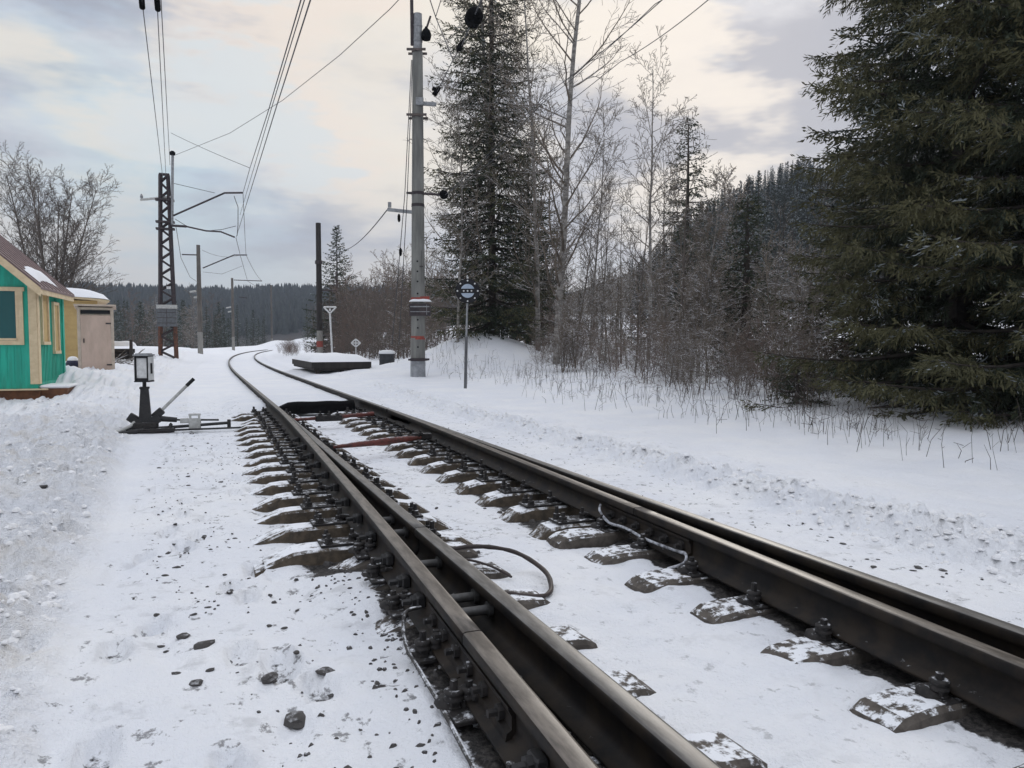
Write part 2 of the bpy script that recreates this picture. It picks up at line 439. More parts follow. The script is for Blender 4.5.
# ------------------------------------------------------------------ rails
HALF = [(.075,-.18),(.075,-.168),(.024,-.153),(.0105,-.132),(.009,-.062),(.030,-.050),(.0375,-.040),(.0375,-.012),(.0345,-.0035),(.024,0)]
PROF = HALF + [(-x, z) for x, z in HALF[::-1]]       # counter-clockwise from foot right
NP = len(PROF)
def rail_top_face(i): return i in (8, 9, 10)          # edges on the running surface
def sweep_rail(name, fx, ys, mats, width=None, side=1):
    """fx(Y) = x of the gauge edge; side=+1: body lies to the left of it (left rail), -1: to the right"""
    mb = MB(); vs = []
    for Yv in ys:
        g = fx(Yv); w = width(Yv) if width else .075
        lift = (.05*(1-w/.075)) if width else 0
        for (x, z) in PROF:
            lx = x - .0375                             # relative to the gauge edge, body negative
            if width and lx < -w: lx = -w
            if width and z < -.1: z = z + .02
            vs.append((g + lx*side, Yv, z))
    fs = []; ms = []
    for k in range(len(ys)-1):
        for i in range(NP):
            j = (i+1) % NP
            f = (k*NP+i, k*NP+j, (k+1)*NP+j, (k+1)*NP+i)
            fs.append(f if side > 0 else f[::-1]); ms.append(1 if rail_top_face(i) else 0)
    mb.v = vs; mb.f = [list(f) for f in fs]; mb.m = ms; mb.sm = [True]*len(fs)
    e0 = list(range(NP)); e1 = [(len(ys)-1)*NP+i for i in range(NP)]
    mb.f += [e0[::-1], e1]; mb.m += [0, 0]; mb.sm += [False, False]
    o = mb.build(name, mats)
    me = o.data
    return o
def lin(a, b, n): return [a+(b-a)*k/n for k in range(n+1)]
gL1 = lambda Y: 1.16 + curve(Y) - sw_off(Y)
gL2 = lambda Y: 1.16
gR1 = lambda Y: 2.68 - sw_off(Y)
gR2 = lambda Y: 2.68 + curve(Y)
bw = lambda Y: max(.006, min(.075, sw_off(Y)))
ysfar = lin(12.2, 26, 10) + lin(27, 260, 117)
JL1, JB, JR1 = 2.56, 4.14, 4.14
RM, RMG = [M['rail_side'], M['rail_top']], [M['rail_side'], M['rail_top_grey']]
r_l1n = tag(sweep_rail('rail', gL1, lin(-2, JL1-.004, 24), RM), 'brown topped outer left rail nearest the bottom edge, below the fishplate joint', 'rail')
r_l1f = tag(sweep_rail('rail', gL1, lin(JL1+.004, 12, 50)+ysfar, RM), 'long left rail running from the near joint past the switch stand into the curve', 'rail')
r_l2n = tag(sweep_rail('rail', gL2, lin(-2, JB-.004, 30), RMG), 'grey topped rail close inside the outer left rail, nearest part below the hose loop', 'rail')
r_l2b = tag(sweep_rail('switch_rail', gL2, lin(JB+.004, 11.9, 50), RMG, bw), 'thin grey switch blade lying against the left rail before the red rods', 'rail')
r_r1n = tag(sweep_rail('rail', gR1, lin(-2, JR1-.004, 30), RM, None, -1), 'brown topped rail on the right, inner one of its pair, crossed by the bond cable', 'rail')
r_r1b = tag(sweep_rail('switch_rail', gR1, lin(JR1+.004, 11.9, 50), RM, bw, -1), 'thick sided switch blade against the right rail, joined by the red rod', 'rail')
r_r2 = tag(sweep_rail('rail', gR2, lin(-2, 12, 70)+ysfar, RMG, None, -1), 'outermost right rail running straight beside the snow berm then curving away', 'rail')

def bolt(mb, x, y, z, h=.07, r=.018, m=0):
    mb.lathe([(r*1.7,0),(r*1.7,.008),(r*1.45,.010),(r*1.45,.034),(r*.8,.036),(r*.75,h)], (x,y,z), 6, m, smooth=False)
def hbolt(mb, p, axis, r=.016, l=.05, m=0):
    mb.lathe([(r*1.6,0),(r*1.6,.02),(r*.8,.021),(r*.8,l)], p, 6, m, axis=axis, smooth=False)

def fishplate(parent, fx, side, Yj, half, zc=-.10, nb=6, mats=None):
    """side: +1 = plate on +x face of the web"""
    mb = MB(); n = 10; vs = []
    prof = [(.010,-.158),(.045,-.160),(.040,-.135),(.024,-.125),(.024,-.085),(.034,-.066),(.036,-.054),(.010,-.064)]
    ys = lin(Yj-half, Yj+half, n)
    for yy in ys:
        for (x, z) in prof: vs.append((fx(yy)+side*x, yy, z))
    k = len(prof); fs = []
    for a in range(n):
        for i in range(k):
            j=(i+1)%k; fs.append((a*k+i, a*k+j, (a+1)*k+j, (a+1)*k+i))
    fs += [tuple(range(k)), tuple(range(n*k, n*k+k))]
    mb.add(vs, fs)
    o = mb.build('fishplate', M['rail_side'], parent)
    for q in range(nb):
        yy = Yj-half+ (q+.5)*2*half/nb
        b = MB(); hbolt(b, (fx(yy)+side*.024, yy, -.105), (side,0,0), .017, .05)
        b.build('bolt', M['iron'], o)
cL1 = lambda Y: gL1(Y)-.0375
cL2 = lambda Y: gL2(Y)-.0375
cR1 = lambda Y: gR1(Y)+.0375
fishplate(r_l1f, cL1, -1, JL1+.02, .5)
fishplate(r_r1b, cR1, -1, JR1-.12, .5)
fishplate(r_l2b, cL2, 1, JB, .45)
# web bolts / stop blocks on the outside of the left rail, every half metre
for k, yy in enumerate([1.55, 1.85, 3.25, 3.55, 3.95, 4.45, 4.95, 5.5, 6.1, 6.7, 7.3, 7.9, 8.6, 9.3]):
    b = MB(); x = cL1(yy)
    b.bbox((x-.032, yy, -.105), (.04, .07, .055), None, 0, .006); hbolt(b, (x-.05, yy, -.105), (-1,0,0), .018, .06)
    b.build('stop_block', M['iron_clean'], r_l1f if yy > JL1 else r_l1n)
# spacer bars between the two left rails, and between the right ones
def spacer(yy, g1, g2, parent):
    b = MB(); b.tube([(g1(yy), yy, -.085), (g2(yy), yy, -.085)], .021, 10); b.lathe([(.034,0),(.034,.02)], (g2(yy)-.02, yy, -.085), 10, axis=(1,0,0))
    b.build('spacer_bolt', M['spacer'], parent)
for yy in (2.98, 3.16): spacer(yy, lambda q: cL1(q)+.012, lambda q: cL2(q)-.012, r_l2n)
for yy in (3.72, 4.4, 4.75): spacer(yy, lambda q: cL1(q)+.012, lambda q: cL2(q)-.012, r_l1f)
for yy in (1.95, 2.35):
    b = MB(); bolt(b, cL1(yy)+.10, yy, -.185, .09, .018); b.build('foot_bolt', M['iron_clean'], r_l2n)

# ------------------------------------------------------------------ sleepers
def sleeper_body(mb, Y, x0, x1, z_mid, w=.26, near=False):
    """top line: tapered ends, rail seats, lower middle; trapezoid section"""
    tops = [(x0, -.285), (x0+.22, -.202), (x0+.30, -.196), (1.40, -.196), (1.52, -.215), (1.66, z_mid), (2.04, z_mid), (2.15, -.215), (2.26, -.196), (3.20, -.196), (x1-.2, -.205), (x1, -.285)]
    yaw = 0.0
    if near:
        j1, j2 = rnd.uniform(-.05, .05), rnd.uniform(-.06, .05); yaw = rnd.uniform(-.04, .04)
        tops = [(x0, -.285), (x0+.22, -.202), (x0+.30, -.196), (1.38+j1, -.194), (1.50+j1, -.205), (1.55+j1, -.235), (1.575+j1, -.33), (2.10+j2, -.33), (2.13+j2, -.235), (2.18+j2, -.205), (2.28+j2, -.194), (3.20, -.196), (x1-.2, -.205), (x1, -.285)]
    vs = []
    for x, z in tops:
        for (q, zz) in ((-w/2-.025, -.42), (-w/2+.022, z-.016), (-w/2+.042, z), (w/2-.042, z), (w/2-.022, z-.016), (w/2+.025, -.42)):
            j = noise.noise((x*9, Y*7, q*8))*.006
            vs.append((x+j-q*yaw, Y+q+(x-1.9)*yaw, zz+j if zz > -.4 else zz))
    fs = []; n = 6
    for k in range(len(tops)-1):
        for i in range(n-1): fs.append((k*n+i, (k+1)*n+i, (k+1)*n+i+1, k*n+i+1))
    fs += [tuple(range(n)), tuple(range((len(tops)-1)*n, len(tops)*n))[::-1]]
    mb.add(vs, fs)
G1 = 'concrete sleepers under the switch blades'
G2 = 'nearly buried sleepers close to the viewer'
near_y = [1.38, 1.89, 2.39, 2.90, 3.42, 3.94, 4.42]
deep_y = [4.72+.565*k for k in range(18)]
for k, yy in enumerate(near_y + deep_y):
    deep = yy > 4.6
    e = empty('sleeper', (0, 0, 0))
    x0 = (.29 + rnd.uniform(-.03, .03)) if deep else .66
    if deep: x0 += .012*(yy-4.7)
    if yy > 12.3: x0 += .15*rnd.random()
    b = MB(); sleeper_body(b, yy, x0, 3.4, -.30 if deep else -.262, .25, not deep)
    b.build('sleeper_bar', M['concrete_sleeper'] if deep else M['concrete_bare'], e)
    if deep: tag(e, 'snow topped concrete sleeper with a bare brown side under the switch blades', 'sleeper', G1)
    else: tag(e, 'nearly buried concrete sleeper showing only ragged bumps in the near snow', 'sleeper', G2)
    # base plates
    for (xa, xb, nm) in ((cL1(yy)-(.30+.05*rnd.random() if deep else .14), cL2(yy)+(.26+.05*rnd.random() if deep else .11), 0), (cR1(yy)-(.32+.05*rnd.random() if deep else .14), gR2(yy)+.20, 1)):
        b = MB(); b.bbox(((xa+xb)/2, yy, -.188 if deep else -.199), (xb-xa, .17, .016), None, 0, .003); pl = b.build('base_plate', M['iron'], e)
        xs_ = [xa+.05, cL1(yy)-.11, xb-.05, cL2(yy)+.115] if nm == 0 else [xa+.05, cR1(yy)-.115, xb-.04]
        if not deep: xs_ = [xa+.03, xa+.085, xb-.03, xb-.085] if nm == 0 else [xa+.035, xa+.09, xb-.04]
        for q, xx in enumerate(xs_):
            for sgn in (((-1, 1) if q % 2 == 0 else (0,)) if deep else ((rnd.choice((-.6,.5)),) if (nm == 0 or q < 1) else ())):
                b = MB()
                hh = rnd.uniform(.06, .085) if deep else rnd.uniform(.075, .10)
                bolt(b, xx, yy+.05*sgn, -.181 if deep else -.192, hh, rnd.uniform(.016, .021))
                if not deep: b.lathe([(.034,0),(.036,.012),(.028,.016),(.034,.022),(.034,.032),(.026,.036)], (xx, yy+.05*sgn, -.165), 9); b.lathe([(.05,0),(.045,.02),(.02,.03)], (xx-.01, yy+.05*sgn+.03, -.192), 7)
                if q % 2 and (deep or q != 3): b.bbox((xx+(.03 if q == 1 else -.03), yy, -.155), (.075, .07, .022), Matrix.Rotation((.25 if q==1 else -.25),3,'Y'), 0, .004)
                b.build('bolt', M['iron'], pl)

def snow_lumps():
    rng = random.Random(77)
    for k, yy in enumerate(near_y):
        for (x, sx) in ((cR1(yy)-.30, 1), (1.40, 1)):
            pass
# ------------------------------------------------------------------ switch rods, cover, cables
mb = MB(); p0, p1 = Vector((1.32, 8.55, -.115)), Vector((2.42, 8.92, -.10))
mb.tube([p0, p0.lerp(p1,.25), p0.lerp(p1,.55), p0.lerp(p1,.8), p1], [.018, .030, .042, .036, .026], 10)
e = empty('tie_rod', (0,0,0)); tag(e, 'long rusty red tapered rod tying the switch blades, nearer of the two', 'rod')
mb.build('rod', M['rod_red'], e)
b = MB(); b.bbox(p1+Vector((.06,.02,.01)), (.16,.07,.07), None, 0, .008); hbolt(b, p1+Vector((.0,-.02,.04)), (0,0,1), .02, .05); b.bbox(p1+Vector((-.06,-.01,.03)), (.10,.05,.05), None, 0, .008); b.build('clevis', M['iron'], e)
b = MB(); b.bbox(p0+Vector((-.05,0,0)), (.12,.06,.06), None, 0, .008); hbolt(b, p0+Vector((-.05,0,.03)), (0,0,1), .02, .05); b.build('clevis', M['iron'], e)
e = empty('tie_rod', (0,0,0)); tag(e, 'short red rod with a black clamp amid it, next to the black trough', 'rod')
mb = MB(); mb.tube([(1.22,11.85,-.12),(1.62,11.95,-.115)], [.022,.026], 8); mb.build('rod', M['rod_red'], e)
mb = MB(); mb.tube([(1.98,11.95,-.10),(2.52,12.1,-.09)], [.026,.036], 8); mb.build('rod', M['rod_red'], e)
b = MB(); b.bbox((1.80,11.95,-.12), (.40,.10,.09), None, 0, .01)
for q in (-.13, 0, .13): bolt(b, 1.8+q, 11.93, -.08, .07, .02)
b.build('clamp', M['iron'], e)
# black trough cover across the track
mb = MB(); n = 18; vs = []; k = 9
for i in range(n+1):
    x = 1.10 + 1.50*i/n; t = i/n
    hgt = .21*min(1, (.25+3.2*t) if t < .25 else 1) ; wv = .16
    for q in range(k):
        a = math.pi*q/(k-1); vs.append((x, 14.25+wv*math.cos(a), -.235+hgt*(math.sin(a)**.5 if math.sin(a) > 0 else 0)+.012*noise.noise((x*4, q, 1))))
fs = []
for i in range(n):
    for q in range(k-1): fs.append((i*k+q, (i+1)*k+q, (i+1)*k+q+1, i*k+q+1))
fs += [tuple(range(k)), tuple(range(n*k, n*k+k))[::-1]]
mb.add(vs, fs, 0, True)
tag(mb.build('trough_cover', M['rubber']), 'black rubbery trough cover lying across between the rails behind the red rods', 'cover')
for (x, y) in ((2.34, 13.35), (2.30, 13.15)):
    pass
def cable(name, pts, r, m, label, cat, parts=()):
    P = [Vector(p) for p in pts]; out = []
    for i in range(len(P)-1):
        a, b_, c_, d_ = P[max(i-1,0)], P[i], P[i+1], P[min(i+2,len(P)-1)]
        for k in range(5):
            t = k/5; out.append(.5*((2*b_)+(c_-a)*t+(2*a-5*b_+4*c_-d_)*t*t+(3*b_-a-3*c_+d_)*t**3))
    out.append(P[-1]); mb = MB()
    rr = [r*(1+.25*noise.noise((q.x*30, q.y*30, q.z*30))) for q in out]
    mb.tube(out, rr, 7); o = mb.build(name, m)
    return tag(o, label, cat)
def gnd(x, y, dz=.01): return (x, y, ground_detail(x, y, ground_base(x, y))[0]+dz)
cable('bond_cable', [(cL1(3.15)-.05,3.15,-.10),(cL1(3.1)-.13,3.1,-.10),(cL1(2.95)-.16,2.95,-.17),(cL1(2.7)-.15,2.7,-.195),(cL1(2.45)-.145,2.45,-.20),(cL1(2.2)-.15,2.2,-.20),(cL1(1.95)-.15,1.95,-.20),(cL1(1.8)-.12,1.8,-.195),(cL1(1.6)-.1,1.6,-.19)], .0085, M['cable'], 'thin snow flecked bond cable drooping along the outer side of the left rail', 'cable')
cable('hose', [(1.20,4.05,-.14),(1.30,4.10,-.13),(1.46,4.05,-.12),(1.60,3.90,-.13),(1.66,3.66,-.17),(1.62,3.48,-.20),(1.54,3.38,-.205),(1.44,3.40,-.20),(1.34,3.46,-.19),(1.2,3.52,-.18)], .0125, M['hose'], 'brown hose curving in a loop beside the grey left rail', 'hose')
cable('cable', [(1.22,4.0,-.17),(1.34,3.98,-.165),(1.44,3.86,-.18),(1.50,3.72,-.205)], .007, M['hose'], 'short thin cable under the brown hose loop', 'cable')
cable('bond_cable', [(cR1(4.55)-.06,4.55,-.06),(cR1(4.5)-.09,4.5,-.09),(cR1(4.35)-.10,4.35,-.135),(cR1(4.15)-.09,4.15,-.125),(cR1(3.9)-.09,3.9,-.135),(cR1(3.62)-.075,3.62,-.13),(cR1(3.5)-.07,3.5,-.125),(cR1(3.47)-.11,3.46,-.16),(cR1(3.5)-.17,3.52,-.20)], .0085, M['hose_snow'], 'white snow caked bond cable sagging along the right hand joint plate', 'cable')
# clump of bolts by the cable end
# ------------------------------------------------------------------ switch stand
def switch_stand():
    bx, by = -.76, 12.25; gz = -.255
    e = empty('switch_stand', (bx, by, gz)); tag(e, 'black switch stand with a white paned lantern, hand lever and pale counterweight', 'switch stand')
    b = MB(); b.bbox((.08,0,.03),(.62,.34,.06),None,0,.01); b.bbox((0,0,.10),(.34,.26,.10),None,0,.02)
    bs = b.build('base', M['iron'], e)
    for sx in (-.17, .33):
        for sy in (-.12, .12): b = MB(); bolt(b, sx, sy, .058, .05, .018); b.build('bolt', M['iron_clean'], bs)
    b = MB(); b.box((0,0,.38),(.17,.17,.50),None,0,.62); b.bbox((0,0,.64),(.13,.13,.03),None,0,.005)
    b.bbox((-.16,0,.20),(.14,.12,.12),Matrix.Rotation(R(35),3,'Y'),0,.012); b.bbox((.17,0,.26),(.16,.12,.11),Matrix.Rotation(R(-42),3,'Y'),0,.012)
    b.box((-.09,0,.14),(.16,.18,.10),Matrix.Rotation(R(30),3,'Y')); b.box((.11,0,.16),(.18,.18,.12),Matrix.Rotation(R(-30),3,'Y'))
    b.build('column', M['iron_clean'], e)
    b = MB(); b.tube([(0,0,.62),(0,0,.74)], .026, 10); b.build('spindle', M['iron_clean'], e)
    # lantern
    Rz = Matrix.Rotation(R(-20), 3, 'Z')
    def rp(v): return Rz @ Vector(v)
    S, H0, H1 = .095, .74, 1.10
    b = MB()
    for sx in (-1,1):
        for sy in (-1,1): b.box(rp((sx*(S-.009), sy*(S-.009), 0))+Vector((0,0,(H0+H1)/2)), (.018,.018,H1-H0), Rz)
    for sx, sy, ln in ((0,-1,0),(0,1,0),(-1,0,1),(1,0,1)):
        for zz, hh in ((H0+.02,.04),(H1-.015,.03)):
            sz = (2*S-.05, .022, hh) if ln == 0 else (.022, 2*S-.05, hh)
            b.box(rp((sx*(S-.0125), sy*(S-.0125), 0))+Vector((0,0,zz)), sz, Rz)
    b.box((0,0,H0-.006),(2*S+.012,2*S+.012,.016),Rz)
    lan = b.build('lantern', M['black_paint'], e)
    b = MB(); b.box((0,0,H1+.012),(2*S+.03,2*S+.03,.022),Rz); b.box((0,0,H1+.03),(2*S-.02,2*S-.02,.014),Rz); b.build('lantern_roof', M['galv'], lan)
    for ang in (0,90,180,270):
        Q = Matrix.Rotation(R(ang),3,'Z'); b = MB()
        b.box(Rz @ (Q @ Vector((0,-S+.022,0)))+Vector((0,0,(H0+H1)/2+.005)), (2*S-.05,.006,H1-H0-.075), Rz @ Q)
        b.build('pane', M['white_paint'], lan)
        if ang in (90, 270):
            b = MB(); b.box(Rz @ (Q @ Vector((0,-S-.004,0)))+Vector((0,0,(H0+H1)/2)), (2*S-.016,.008,H1-H0-.02), Rz @ Q); b.build('side_plate', M['white_paint'], lan)
        if ang in (90, 270):
            b = MB()
            b.box(Rz @ (Q @ Vector((0,-S-.010,0)))+Vector((0,0,.92)), (.06,.006,.15), Rz @ Q); b.build('slot', M['black_paint'], lan)
    # lever
    b = MB(); b.tube([(.20,0,.29),(.56,-.02,.66)], .022, 10); lv = b.build('lever', M['grey_paint'], e)
    b = MB(); b.tube([(.56,-.02,.66),(.66,-.025,.76)], .026, 10); b.build('grip', M['black_paint'], lv)
    # counterweight arm
    b = MB(); b.tube([(.10,-.02,.20),(.42,-.04,.165)], [.045,.035], 8); b.tube([(.42,-.04,.165),(.99,-.06,.145)], .014, 8); ca = b.build('weight_arm', M['iron_clean'], e)
    b = MB(); b.bbox((.66,-.05,.10),(.17,.13,.15),None,0,.012); b.bbox((.60,-.05,.20),(.03,.11,.06),None,0,.006); b.bbox((.72,-.05,.20),(.03,.11,.06),None,0,.006); b.bbox((.66,-.05,.235),(.17,.11,.025),None,0,.006); b.bbox((.52,-.05,.15),(.12,.08,.07),None,0,.008)
    b.build('counterweight', M['grey_paint'], ca)
    # throw rods to the blades
    b = MB(); b.tube([(.10,-.08,.055),(1.12,-.10,.10)], .022, 8); b.bbox((1.13,-.10,.085),(.05,.06,.13),None,0,.006)
    b.tube([(.2,-.16,.03),(2.0,-.18,.03)], .014, 8); b.build('throw_rod', M['iron_clean'], e)
    b = MB(); 
    for q, (a, c_) in enumerate(((-.02,.0),(.03,.02))): b.tube([(-.12,-.05,.18),(-.19,-.12+a,.10),(-.34,-.26+a,.045),(-.44,-.36+c_,.02)], .022, 8)
    b.build('conduit', M['grey_paint'], e)
    b = MB(); b.tube([(.0,-.12,.06),(-.30,-.10,.045),(-.60,-.12,.03)], .018, 8); b.tube([(-.1,-.2,.03),(-.45,-.40,.02)], .03, 8); b.build('rod', M['iron_clean'], e)
switch_stand()

# ------------------------------------------------------------------ buildings
def hut():
    A = at(38, 386, 16.5); A.z = .12
    ang = -.06                      # local +y runs along the side wall away from us, local -x to the left
    e = empty('green_hut', (A.x, A.y, 0), ang); tag(e, 'sea green wooden hut with cream trim and mauve metal roof at the left edge', 'hut')
    W, L, z0, ze = 3.4, 2.45, -.05, 2.28
    ridge = ze + 1.55
    b = MB()
    vs = [(0,0,z0),(-W,0,z0),(-W,0,ze),(-W/2,0,ridge),(0,0,ze),(0,L,z0),(-W,L,z0),(-W,L,ze),(-W/2,L,ridge),(0,L,ze)]
    b.add(vs, [(0,4,3,2,1),(5,6,7,8,9),(0,5,9,4),(1,2,7,6)]); b.build('wall', M['green_paint'], e)
    # board battens as raised laps on the walls
    b = MB()
    for k in range(24):
        x = -.30-.13*k
        if x < -W+.1: break
        b.box((x, -.006, 1.13), (.012, .012, 1.9))
    for k in range(50):
        y = .25+.13*k
        if y > L-.1: break
        b.box((.006, y, 1.15), (.012, .012, 1.95))
    b.build('batten', M['green_paint'], e)
    b = MB(); b.box((-W/2, L/2, z0-.16), (W+.10, L+.10, .46)); b.build('plinth', M['brick_base'], e)
    b = MB(); b.box((-W/2+.1, -.075, z0+.09), (W+.2, .10, .03)); b.build('ledge', M['cream'], e)
    # corner board
    b = MB(); b.box((-.055,-.016,(z0+ze)/2+.09), (.15,.03,ze-z0-.22)); b.box((.018,.10,(z0+ze)/2+.09), (.03,.20,ze-z0-.22)); b.build('corner_board', M['cream'], e)
    b = MB(); b.box((.018,L-.05,(z0+ze)/2+.05), (.03,.14,ze-z0-.1)); b.build('corner_board', M['green_paint'], e)
    # front window
    wx, wz, ww, wh = -.76, 1.60, .90, 1.05
    b = MB(); fr = .085
    b.box((wx, -.02, wz+wh/2+fr/2), (ww+2*fr+.06, .05, fr)); b.box((wx, -.02, wz-wh/2-fr/2), (ww+2*fr, .05, fr))
    b.box((wx-ww/2-fr/2, -.02, wz), (fr,.05,wh)); b.box((wx+ww/2+fr/2, -.02, wz), (fr,.05,wh)); wn = b.build('window', M['cream'], e)
    b = MB(); b.box((wx, -.012, wz), (ww, .012, wh)); b.build('pane', M['glass_dark'], wn)
    b = MB(); b.box((wx+ww/2-.03, -.022, wz), (.05,.02,wh)); b.box((wx, -.022, wz-wh/2+.03), (ww-.06,.02,.05)); b.build('sash', M['cream'], wn)
    # side openings with cream boarding
    for (yc, wy, zc, hz) in ((.66, .46, 1.57, 1.02), (1.66, .40, 1.38, 1.06)):
        b = MB(); fr = .07
        b.box((.02, yc, zc+hz/2+fr/2), (.06, wy+2*fr, fr)); b.box((.02, yc, zc-hz/2-fr/2), (.09, wy+2*fr, fr))
        b.box((.02, yc-wy/2-fr/2, zc), (.06, fr, hz)); b.box((.02, yc+wy/2+fr/2, zc), (.06, fr, hz)); wn = b.build('window', M['cream'], e)
        b = MB(); b.box((.010, yc, zc), (.014, wy, hz)); b.build('shutter', M['yellow_board'], wn)
    # roof
    ov, of = .20, .40
    sl = (ridge-ze)/(W/2); th = .05
    for sgn, nm in ((1,'roof_slope'),(-1,'roof_slope')):
        xa = -W/2; xb = -W/2 + sgn*(W/2+ov); zb = ze - sl*ov
        vs = [(xa,-of,ridge+.06),(xb,-of,zb+.06),(xb,L+of,zb+.06),(xa,L+of,ridge+.06)]
        vs += [(x,y,z+th) for x,y,z in vs]
        b = MB(); b.add(vs, [(0,1,2,3),(4,7,6,5),(0,4,5,1),(1,5,6,2),(2,6,7,3),(3,7,4,0)])
        for k in range(int((L+2*of)/.35)+1):          # raised seams
            y = -of+.02+.35*k
            if y > L+of: break
            q0, q1 = Vector((xa,y,ridge+.06+th+.008)), Vector((xb,y,zb+.06+th+.008)); b.tube([q0,q1], .014, 5)
        b.build('roof', M['roof'], e)
        b = MB(); n = 1
        vs = [(xa,-of-.025,ridge-.10),(xb,-of-.025,zb-.10),(xb,-of-.025,zb+.085),(xa,-of-.025,ridge+.085)]
        vs += [(x,y+.03,z) for x,y,z in vs]
        b.add(vs, [(0,1,2,3),(7,6,5,4),(0,4,5,1),(1,5,6,2),(2,6,7,3)]); b.build('barge_board', M['cream'], e)
        b = MB(); b.box((xb-sgn*.03, L/2, zb+.02), (.03, L+2*of-.08, .12)); b.build('eave_board', M['cream'], e)
        if sgn > 0:
            b = MB(); b.box(((0+xb)/2-.03, L/2, zb+.09+.02), (ov, L+.3, .02)); b.build('soffit', M['cream'], e)
            # leftover strip of snow near the eave
            mb = MB(); nx_, ny_ = 6, 26; V=[]
            for i in range(ny_+1):
                for j in range(nx_+1):
                    t = i/ny_; u = j/nx_; y = .0+1.7*t
                    xx = xb - .10 - .55*u*(.6+.5*noise.noise((y*1.3,0,2))) - .10*math.sin(t*3); zz = zb+.06+th+ sl*(xb-xx)
                    edge = min(1, 5*t, 5*(1-t))*min(1, 3*u, 3*(1-u))
                    V.append((xx, y, zz+.015+.085*edge**.6))
            fs=[(i*(nx_+1)+j, i*(nx_+1)+j+1, (i+1)*(nx_+1)+j+1, (i+1)*(nx_+1)+j) for i in range(ny_) for j in range(nx_)]
            mb.add(V, fs, 0, True); mb.build('roof_snow', M['snowcap'], e)
    # step with snow by the corner
    b = MB(); b.box((.30, .50, -.12), (.50, .95, .34)); st = b.build('step', M['brick_base'], e)
    b = MB(); b.bbox((.30, .52, .085), (.56, 1.0, .07), None, 0, .025); b.build('step_snow', M['snowcap'], st)
hut()

def dome_snow(mb, x0, x1, y0, y1, z, hgt, over=.1, seed=0, flat=.5):
    nx_, ny_ = 20, 12; V = []
    for i in range(ny_+1):
        for j in range(nx_+1):
            u, t = j/nx_, i/ny_
            e = min(1, 6*min(u, 1-u), )**.5*min(1, 6*min(t, 1-t))**.5
            n = noise.noise((u*4+seed, t*4, seed))
            V.append((x0-over+(x1-x0+2*over)*u, y0-over+(y1-y0+2*over)*t, z+hgt*e*(1+.16*n)))
    fs = [(i*(nx_+1)+j, i*(nx_+1)+j+1, (i+1)*(nx_+1)+j+1, (i+1)*(nx_+1)+j) for i in range(ny_) for j in range(nx_)]
    mb.add(V, fs, 0, True)
    # underside
    o = [(x0-over,y0-over,z-.004),(x1+over,y0-over,z-.004),(x1+over,y1+over,z-.004),(x0-over,y1+over,z-.004)]
    mb.add(o, [(3,2,1,0)])

def yellow_house():
    Pt = at(99, 358, 30); gz = .3
    e = empty('yellow_house', (Pt.x, Pt.y, 0), R(9)); tag(e, 'small yellow boarded house with a curved snow covered roof behind the green hut', 'house')
    W, Dp, ze = 4.6, 3.6, 2.66
    b = MB(); b.box((-W/2, Dp/2, (gz-.3+ze)/2), (W, Dp, ze-gz+.3)); b.build('wall', M['yellow_board'], e)
    b = MB()
    for k in range(14): b.box((-W/2, -.004, gz+.12+.165*k), (W, .016, .02))
    b.build('board_lap', M['yellow_board'], e)
    b = MB(); nx_ = 14; vs = []
    for yv in (-.3, Dp+.3):
        for k in range(nx_+1):
            u = k/nx_; vs.append((-W-.3+(W+.7)*u, yv, ze+.02+.14*math.sin(math.pi*u)**.7))
    b.add(vs, [(k, k+1, nx_+2+k, nx_+1+k) for k in range(nx_)], 0, True)
    vs2 = [(x, y, z-.07) for x,y,z in vs]; b.add(vs2, [(k+1, k, nx_+1+k, nx_+2+k) for k in range(nx_)], 0, True)
    b.add(vs[:nx_+1]+vs2[:nx_+1], [(k, nx_+1+k, nx_+2+k, k+1) for k in range(nx_)])
    b.build('roof', M['cream'], e)
    mb = MB(); V = []; ny_ = 10
    for i in range(ny_+1):
        for k in range(25):
            u, t = k/24, i/ny_
            ed = (min(1, 7*min(u,1-u))*min(1, 7*min(t,1-t)))**.4
            V.append((-W-.34+(W+.78)*u, -.34+(Dp+.68)*t, ze+.03+.14*max(0,math.sin(math.pi*u))**.7+.36*ed+.02*noise.noise((u*8,t*4,1))))
    mb.add(V, [(i*25+k, i*25+k+1, (i+1)*25+k+1, (i+1)*25+k) for i in range(ny_) for k in range(24)], 0, True)
    mb.build('roof_snow', M['snowcap'], e)
yellow_house()

